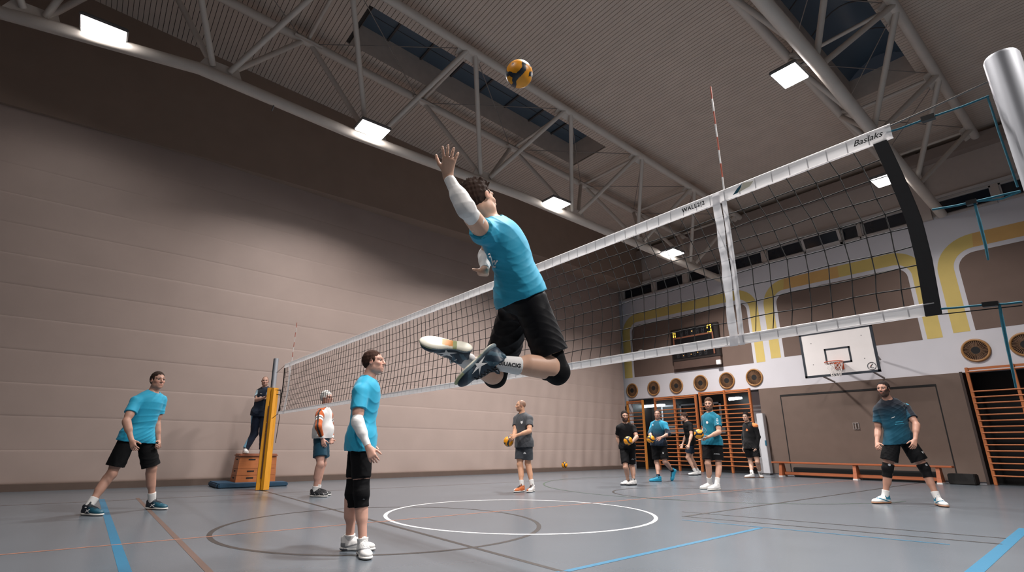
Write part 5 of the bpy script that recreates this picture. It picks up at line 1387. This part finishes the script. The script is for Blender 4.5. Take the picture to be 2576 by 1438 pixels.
for sd in 'LR': p.sock(sd, M_anth, .88); p.shoe(sd, M_shoec, M_soled, two((222,220,218), (70,70,74), lambda q: (np.abs(np.sin(q[:,0]*40-q[:,2]*50)) < .12)*(q[:,2] < .06)), M_lacew)
# --- man in petrol two-tone tee with ball
p = person('person in navy and teal two-tone tee stepping forward, turquoise shoes, ball at hip', 13.7, sc=1.08, h=.006, skin=(178,138,120)); P8 = p; p.hs = 0.98
p.foot('R', 1650,1210.5,186); p.D = hdist(p.feet['R'][0])+.1
p.J(neck=(1656,1060,.0), head=(1654,1042,-.04), shR=(1643,1067,.06), shL=(1673,1067,-.06), elR=(1635,1089,.06), wrR=(1638,1103,-.16), elL=(1682,1091,-.12), wrL=(1665,1099,-.30),
    hiR=(1650,1131,.03), hiL=(1665,1131,-.03), knR=(1652,1162,-.08), knL=(1673,1161,-.05))
p.foot_free('L', ath(1692,1184,p.D+.2), hd(200,-62), hd(200,28))
BALL8 = ath(1637,1104,p.D-.36)
p.hand('L', tip=ath(1651,1104,p.D-.36), pn=BALL8-ath(1655,1102,p.D-.36), curl=20); p.hand('R', pn=BALL8-ath(1637,1102,p.D-.18), curl=20)
p.beard = ((70,54,48), .3); p.scalp = ((46,38,35), .9); p.brow = (50,40,36); std(p, hd(-112,0)); p.finish_body(); p.eyes(); p.hair((58,48,44), t=.003, top=.002, lump=.001)
def c8(v):
    t = ((v-p.hm)@p.up)/np.linalg.norm(p.j['neck']-p.hm); col = np.array(lin((24,36,52)))*(1-np.clip((t-.35)/.35, 0, 1))[:, None]+np.array(lin((18,84,106)))*np.clip((t-.35)/.35, 0, 1)[:, None]
    for sd in 'LR':
        a, b = p.j['sh'+sd], p.j['el'+sd]; u = nrm(b-a); s1 = (v-a)@u; m = (np.abs((v-p.j['neck'])@p.cr) > .07+(1.0-t)*.28)&(t > .58); col[m] = np.array(lin((34,132,164)))
        u2 = s1 > .20; rad = np.linalg.norm((v-a)-np.outer(s1, u), axis=1); lo = (np.abs((v-p.hm)@p.cr) > .19)&(s1 > .19); col[lo] = np.array(lin((24,30,42)))
    return col
p.shirt(M_colc, hem=1121, sleeve=1.45, seed=81, colf=c8); p.decal('shoulder_mark', *grid_shape([(-.025,-.012),(.02,-.018),(.025,.006),(.0,.018),(-.02,.01)]), (p.j['shR']+p.j['neck'])/2-UP*.07+p.cf*.12, -p.cr, UP, M_mark, p.surf, .003)
p.shorts(M_blk, frac=1154, seed=82); p.decal('short_mark', *grid_shape([(-.015,-.025),(.015,0),(-.015,.025)]), p.j['hiL']+(p.j['knL']-p.j['hiL'])*.52+p.pf*.14, -p.pr_, UP, M_mark, p.surf2, .003)
M_tq = mat('shoe_turquoise', (24,138,172), rough=0.5, noise=0.05)
for sd in 'LR': p.sock(sd, M_navy, .82); p.shoe(sd, M_tq, M_tq, None, M_lacek)
# --- young man in black leaning forward
p = person('person in black tee leaning forward in front of the wall bars, no ball', 15.9, sc=1.12, h=.0065, skin=(190,150,130)); P9 = p; p.keep = True; p.scalp = ((56, 42, 36), .9); p.hs = 0.97
p.foot('L', 1745,1196,190).foot('R', 1752,1193.5,186)
p.level_feet()
p.J(neck=(1729,1063,.0), head=(1721,1048,.0), shL=(1737,1069,-.15), shR=(1731,1069,.16), elL=(1739,1095,-.28), wrL=(1733,1117,-.38), elR=(1725,1096,.2), wrR=(1717,1117,.12),
    hiL=(1741,1122,-.09), hiR=(1740,1122,.09), knL=(1730,1150,-.10), knR=(1738,1152,.08))
p.brow = (60,44,38); std(p, hd(182,-14)); p.hu = UP; p.finish_body(); p.eyes(); p.hair((56,42,36), t=.012, top=.01)
p.shirt(M_blk, hem=1119, sleeve=.58, seed=91); p.shorts(M_navy, frac=1139, seed=92)
for sd in 'LR': p.sock(sd, M_sockw, .74); p.shoe(sd, M_shw, M_soled, None, M_lacek)
# --- tall bearded man in teal
p = person('tall bearded person in teal tee and black shorts holding a ball', 10.9, sc=1.10, h=.0052, skin=(194,150,128)); P10 = p; p.scalp = ((80, 60, 48), .9); p.hs = 1.04
p.foot('R', 1779,1229,200).foot('L', 1798,1233,206)
p.level_feet()
p.J(neck=(1787,1041,.0), head=(1783,1017,-.04), shR=(1773,1051,.10), shL=(1804,1052,-.10), elR=(1772,1080,.12), wrR=(1766,1098,-.14), elL=(1809,1086,-.14), wrL=(1780,1099,-.32),
    hiR=(1784,1130,.04), hiL=(1801,1130,-.04), knR=(1781,1165,-.04), knL=(1808,1167,-.10))
BALL10 = ath(1758,1091.5,p.D-.28)
p.hand('L', tip=ath(1767,1107,p.D-.38), pn=BALL10-ath(1774,1102,p.D-.36), curl=18); p.hand('R', pn=BALL10-ath(1765,1097,p.D-.16), curl=22)
p.beard = ((88,62,48), .85); p.brow = (84,62,48); std(p, hd(-122,0)); p.finish_body(); p.eyes(); p.hair((84,62,50), t=.009, top=.016, tufts=20, tl=.02)
p.shirt(M_teal, hem=1119, sleeve=.60, seed=101, amp=.0045)
cst = (p.j['shR']+p.j['shL'])/2+p.cf*.12
p.decal('chest_emblem', *grid_shape(disc(.03, 12)), cst+(-p.cr)*.05-UP*.10, -p.cr, UP, M_mark, p.surf, .003)
vs, fs = [], []
for k in range(12):
    a0, a1 = 2*math.pi*k/12, 2*math.pi*(k+1)/12; n0 = len(vs); vs += [(.075*math.cos(a0),.06*math.sin(a0),0),(.075*math.cos(a1),.06*math.sin(a1),0),(.066*math.cos(a1),.052*math.sin(a1),0),(.066*math.cos(a0),.052*math.sin(a0),0)]; fs.append((n0,n0+1,n0+2,n0+3))
vt, ft = text_mesh('36', .05); n0 = len(vs); vs += [(x, y-.01, 0) for x, y, z in vt]; fs += [tuple(i+n0 for i in f_) for f_ in ft]
p.decal('chest_print', vs, fs, cst+p.cr*.06-UP*.27, -p.cr, UP, M_markg, p.surf, .003)
a, b = p.j['shL'], p.j['elL']; u = nrm(b-a); so = nrm(-p.cr*.7+p.cf*.7)
for k in range(5): p.decal('sleeve_chevron', *grid_shape([(-.02,-.008),(0,.004),(.02,-.008),(.02,.004),(0,.016),(-.02,.004)]), a+u*(.02+.036*k)+so*.09, np.cross(so, u), -u, M_mark, p.surf, .003)
p.shorts(M_blk, frac=1156, seed=102); p.decal('short_print', *text_mesh('AHICA', .04, bold=.001), p.j['hiL']+(p.j['knL']-p.j['hiL'])*.56+p.pf*.14, -p.pr_, UP, M_markg, p.surf2, .003)
for sd in 'LR': p.sock(sd, M_sockw, .66); p.shoe(sd, M_shw, M_solew, None, M_lacew)
# --- young man in black jacket by the door leaf
p = person('person in long-sleeved black training jacket with orange shoulder by the door leaf', 15.3, sc=1.12, h=.0062, skin=(192,154,134)); P11 = p; p.scalp = ((38, 30, 28), .9); p.hs = 1.00
p.foot('R', 1887,1201.5,196).foot('L', 1915,1201,-104)
p.level_feet()
p.J(neck=(1882,1064,.0), head=(1876,1048,-.04), shR=(1876,1071,.08), shL=(1900,1071,-.08), elR=(1870,1097,.08), wrR=(1871,1123,-.04), elL=(1908,1098,-.08), wrL=(1904,1124,-.18),
    hiR=(1884,1132,.03), hiL=(1898,1132,-.03), knR=(1888,1161,-.04), knL=(1905,1161,-.06))
p.hand('L', tip=ath(1899,1137,p.D-.22), curl=30); p.brow = (40,32,28); std(p, hd(-140,0)); p.finish_body(); p.eyes(); p.hair((38,30,28), t=.010, top=.012, tufts=16, tl=.02)
def c11(v):
    col = np.tile(np.array(lin((18,18,20))), (len(v), 1)); m = np.linalg.norm(v-p.j['shL']-UP*.03-p.cf*.0, axis=1) < .10; col[m] = np.array(lin((206,124,70))); return col
p.shirt(M_colc, hem=1128, sleeve=1.92, seed=111, colf=c11, name='jacket'); p.decal('chest_print', *grid_shape([(-.04,-.035),(.035,-.03),(.03,.02),(.0,.045),(-.03,.01)]), (p.j['shR']+p.j['shL'])/2-p.cr*.05-UP*.12+p.cf*.12, -p.cr, UP, M_marko, p.surf, .003)
p.shorts(M_blk, frac=1149, seed=112)
for sd in 'LR': p.sock(sd, M_sockw, .72); p.shoe(sd, M_shw, M_gum, None, M_lacek)
# --- right player with knee pads
p = person('bearded person with black knee pads crouching ready on the right, petrol tee', 8.1, sc=1.13, h=.005, skin=(168,126,108)); P12 = p; p.scalp = ((38, 30, 28), .9); p.hs = 0.98
p.foot('R', 2220,1266,192).foot('L', 2369,1273,-108)
p.level_feet()
p.J(neck=(2237,1011,-.02), head=(2222,979,-.08), shR=(2210,1031,.02), shL=(2277,1027,.06), elR=(2209,1082,.0), wrR=(2206,1115,-.14), elL=(2305,1067,.0), wrL=(2302,1104,-.24),
    hiR=(2254,1131,.04), hiL=(2286,1131,.06), knR=(2233,1178,-.10), knL=(2326,1178,-.06))
p.hand('R', tip=ath(2208,1138,p.D-.2), curl=35); p.hand('L', tip=ath(2296,1132,p.D-.32), th=hd(180), curl=28)
p.beard = ((40,30,27), .9); p.brow = (40,30,27); std(p, hd(-146,3)); p.finish_body(); p.eyes(); p.hair((38,30,28), t=.007, top=.007, lump=.002)
def c12(v):
    t = ((v-p.hm)@p.up)/np.linalg.norm(p.j['neck']-p.hm); k = np.clip((.86-t)/.45, 0, 1)[:, None]; col = np.array(lin((15,21,32)))*(1-k)+np.array(lin((14,70,90)))*k
    m = (np.abs((v-p.hm)@p.cr) > .2)&(((v-p.j['shL'])@(-p.cr)) > -.02); col[m] = np.array(lin((15,22,33))); return col
p.shirt(M_colc, hem=1112, sleeve=.62, seed=121, colf=c12, amp=.005)
cst = (p.j['shR']+p.j['shL'])/2+p.cf*.12
p.decal('chest_mark', *grid_shape([(-.03,-.012),(.02,.002),(.03,.014),(-.02,.0)]), cst+p.cr*.08-UP*.12, -p.cr, UP, M_mark, p.surf, .003)
p.decal('chest_print', *grid_shape([(-.055,-.006),(.055,-.006),(.055,.006),(-.055,.006)]), cst+p.cr*.0-UP*.20, -p.cr, UP, M_markt, p.surf, .003); p.decal('chest_print', *grid_shape([(-.07,-.005),(.07,-.005),(.07,.005),(-.07,.005)]), cst-UP*.235, -p.cr, UP, M_markt, p.surf, .003)
for k in range(5):
    c_ = p.j['neck']+(p.j['shL']-p.j['neck'])*(.42+.2*k)+UP*.05+p.cf*.02; p.decal('shoulder_letter', *grid_shape([(-.018,-.02),(.018,-.02),(.018,.02),(-.018,.02)]), c_, nrm(p.j['shL']-p.j['neck']), nrm(np.cross(nrm(UP+p.cf*.6), nrm(p.j['shL']-p.j['neck']))), M_markt, p.surf, .003)
p.shorts(M_blk, frac=1158, seed=122, r=(.104,.112)); p.decal('short_mark', *grid_shape([(-.02,.02),(-.008,.02),(0,.005),(.012,.025),(.022,.018),(.004,-.015),(-.004,-.015)]), p.j['hiL']+(p.j['knL']-p.j['hiL'])*.5+hd(-90)*.15+RIGHT*.05, RIGHT, UP, M_mark, p.surf2, .003)
for sd in 'LR':
    p.knee_pad(sd, M_blk, .15, .30); kp = p.last; p.decal('pad_mark', *grid_shape(disc(.018, 10)), p.j['kn'+sd]+hd(-100)*.09+UP*.06, RIGHT, UP, M_markg, kp, .002)
    p.sock(sd, M_sockw, .76); p.shoe(sd, M_shoec, M_gum, two((222,220,216), (34,110,136), lambda q: (((q[:,0] < .10)&(q[:,2] > .05))|((np.abs(q[:,2]-.04-.3*(q[:,0]-.1)) < .008)))*1.0), M_lacew)
# ================================================================== volleyballs
M_by = mat('ball_yellow', (226,148,16), rough=0.42, noise=0.03, nscale=14, bump=0.05, bscale=90)
M_bn = mat('ball_navy', (22,34,46), rough=0.42, noise=0.03, nscale=14, bump=0.05, bscale=90)
M_bp = mat('ball_print', (110,52,20), rough=0.5, noise=0)
def make_ball(r=.105):
    """panelled ball: S-curved navy bands swirling between yellow panels"""
    bm = bmesh.new(); bmesh.ops.create_uvsphere(bm, u_segments=96, v_segments=64, radius=r)
    AX = [(0,1,2),(1,2,0),(2,0,1)]
    def navy(n):
        a = np.abs(n); k = int(np.argmax(a)); i, j_ = (k+1) % 3, (k+2) % 3; sg = 1 if n[k] > 0 else -1
        u, w_ = n[i]/a[k], n[j_]/a[k]
        c = 0.30*math.sin(w_*2.3*1.0)*sg
        if abs(u-c) < 0.22: return True
        return u > 0 and abs(w_-.22*sg) < .20
    for f in bm.faces:
        n = np.array(f.calc_center_median()); n = n/np.linalg.norm(n); f.material_index = 1 if navy(n) else 0; f.smooth = True
        if (n-np.array([.62,-.55,.56]))@(n-np.array([.62,-.55,.56])) < .008: f.material_index = 2
    for v in bm.verts:                      # shallow seams between the panels
        n = np.array(v.co)/r; 
    me = bpy.data.meshes.new('volleyball'); bm.to_mesh(me); bm.free()
    for m in (M_by, M_bn, M_bp): me.materials.append(m)
    return me
BALL_ME = make_ball()
def ball(loc, label, roll, r=.105, group='yellow and navy volleyballs', yaw=0.0):
    loc = np.array(loc, float); z = nrm(CO-loc); u = nrm(UP-z*(UP@z)); x = np.cross(u, z)
    z = nrm(z*math.cos(yaw)+x*math.sin(yaw)); x = np.cross(u, z)
    a = math.radians(roll); x, u = x*math.cos(a)+u*math.sin(a), u*math.cos(a)-x*math.sin(a)
    m = Matrix(((x[0], u[0], z[0]), (x[1], u[1], z[1]), (x[2], u[2], z[2])))
    o = bpy.data.objects.new('volleyball', BALL_ME); COL.objects.link(o); o.location = Vector([float(v) for v in loc]); o.rotation_euler = m.to_euler(); o.scale = (r/.105,)*3
    return tag(o, label, 'ball', group)
ball(at(1306,186,3.98), 'yellow and navy volleyball in the air under the roof', 165)
ball(BALL6, 'volleyball held low by the man in grey tee', 10)
ball(BALL7, 'volleyball held by the man in black nearest the curtain', 60)
ball(BALL8, 'volleyball held by the man with turquoise shoes', 80)
ball(BALL10, 'volleyball held by the tall bearded man in teal', 120)
b_ = on_z(1420,1187); r_ = b_-CO; bb = at(1420,1169,depth_of(on_z(1420,1188))-.35)
ball(bb, 'loose volleyball bouncing in front of the curtain', 40)
# ================================================================== light
def area(loc, e, size, color=(1.0,0.955,0.925), target=None, spread=180, sy=None):
    l = bpy.data.lights.new('flood_or_added_beam', 'AREA'); l.energy = e; l.size = size; l.color = color
    l.spread = math.radians(spread)
    if sy: l.shape = 'RECTANGLE'; l.size_y = sy
    o = bpy.data.objects.new('flood_or_added_beam', l); COL.objects.link(o); o.location = loc
    if target is not None:
        d = Vector(target)-Vector(loc); o.rotation_euler = d.to_track_quat('-Z', 'Y').to_euler()
    return o
E_ = [36, 280, 520, 420, 300, 120]
for p, e in zip(LAMPS, E_):
    area((p[0], p[1], p[2]-.03), e*1.0, .5, spread=140)
for (x, y, e) in ((-2.9, 4.0, 620), (-2.9, -1.8, 150), (4.5, 9.0, 70), (3.2, 4.6, 820), (4.5, -3.0, 160)):  # unseen lamps off frame; the strongest is added to rim-light the jumper
    area((x, y, 8.3-.062*y), e*.8, .5, spread=140)
wd = bpy.data.worlds.new('night'); SC.world = wd; wd.use_nodes = True
wd.node_tree.nodes['Background'].inputs[0].default_value = (0.010, 0.012, 0.016, 1)
wd.node_tree.nodes['Background'].inputs[1].default_value = 1.0
SC.view_settings.exposure = 0.2
try:
    SC.cycles.max_bounces = 5; SC.cycles.diffuse_bounces = 3; SC.cycles.use_adaptive_sampling = True; SC.cycles.adaptive_threshold = 0.02; SC.cycles.glossy_bounces = 3; SC.cycles.caustics_reflective = False; SC.cycles.caustics_refractive = False
    SC.cycles.use_denoising = True; SC.cycles.sample_clamp_indirect = 4.0
except Exception: pass
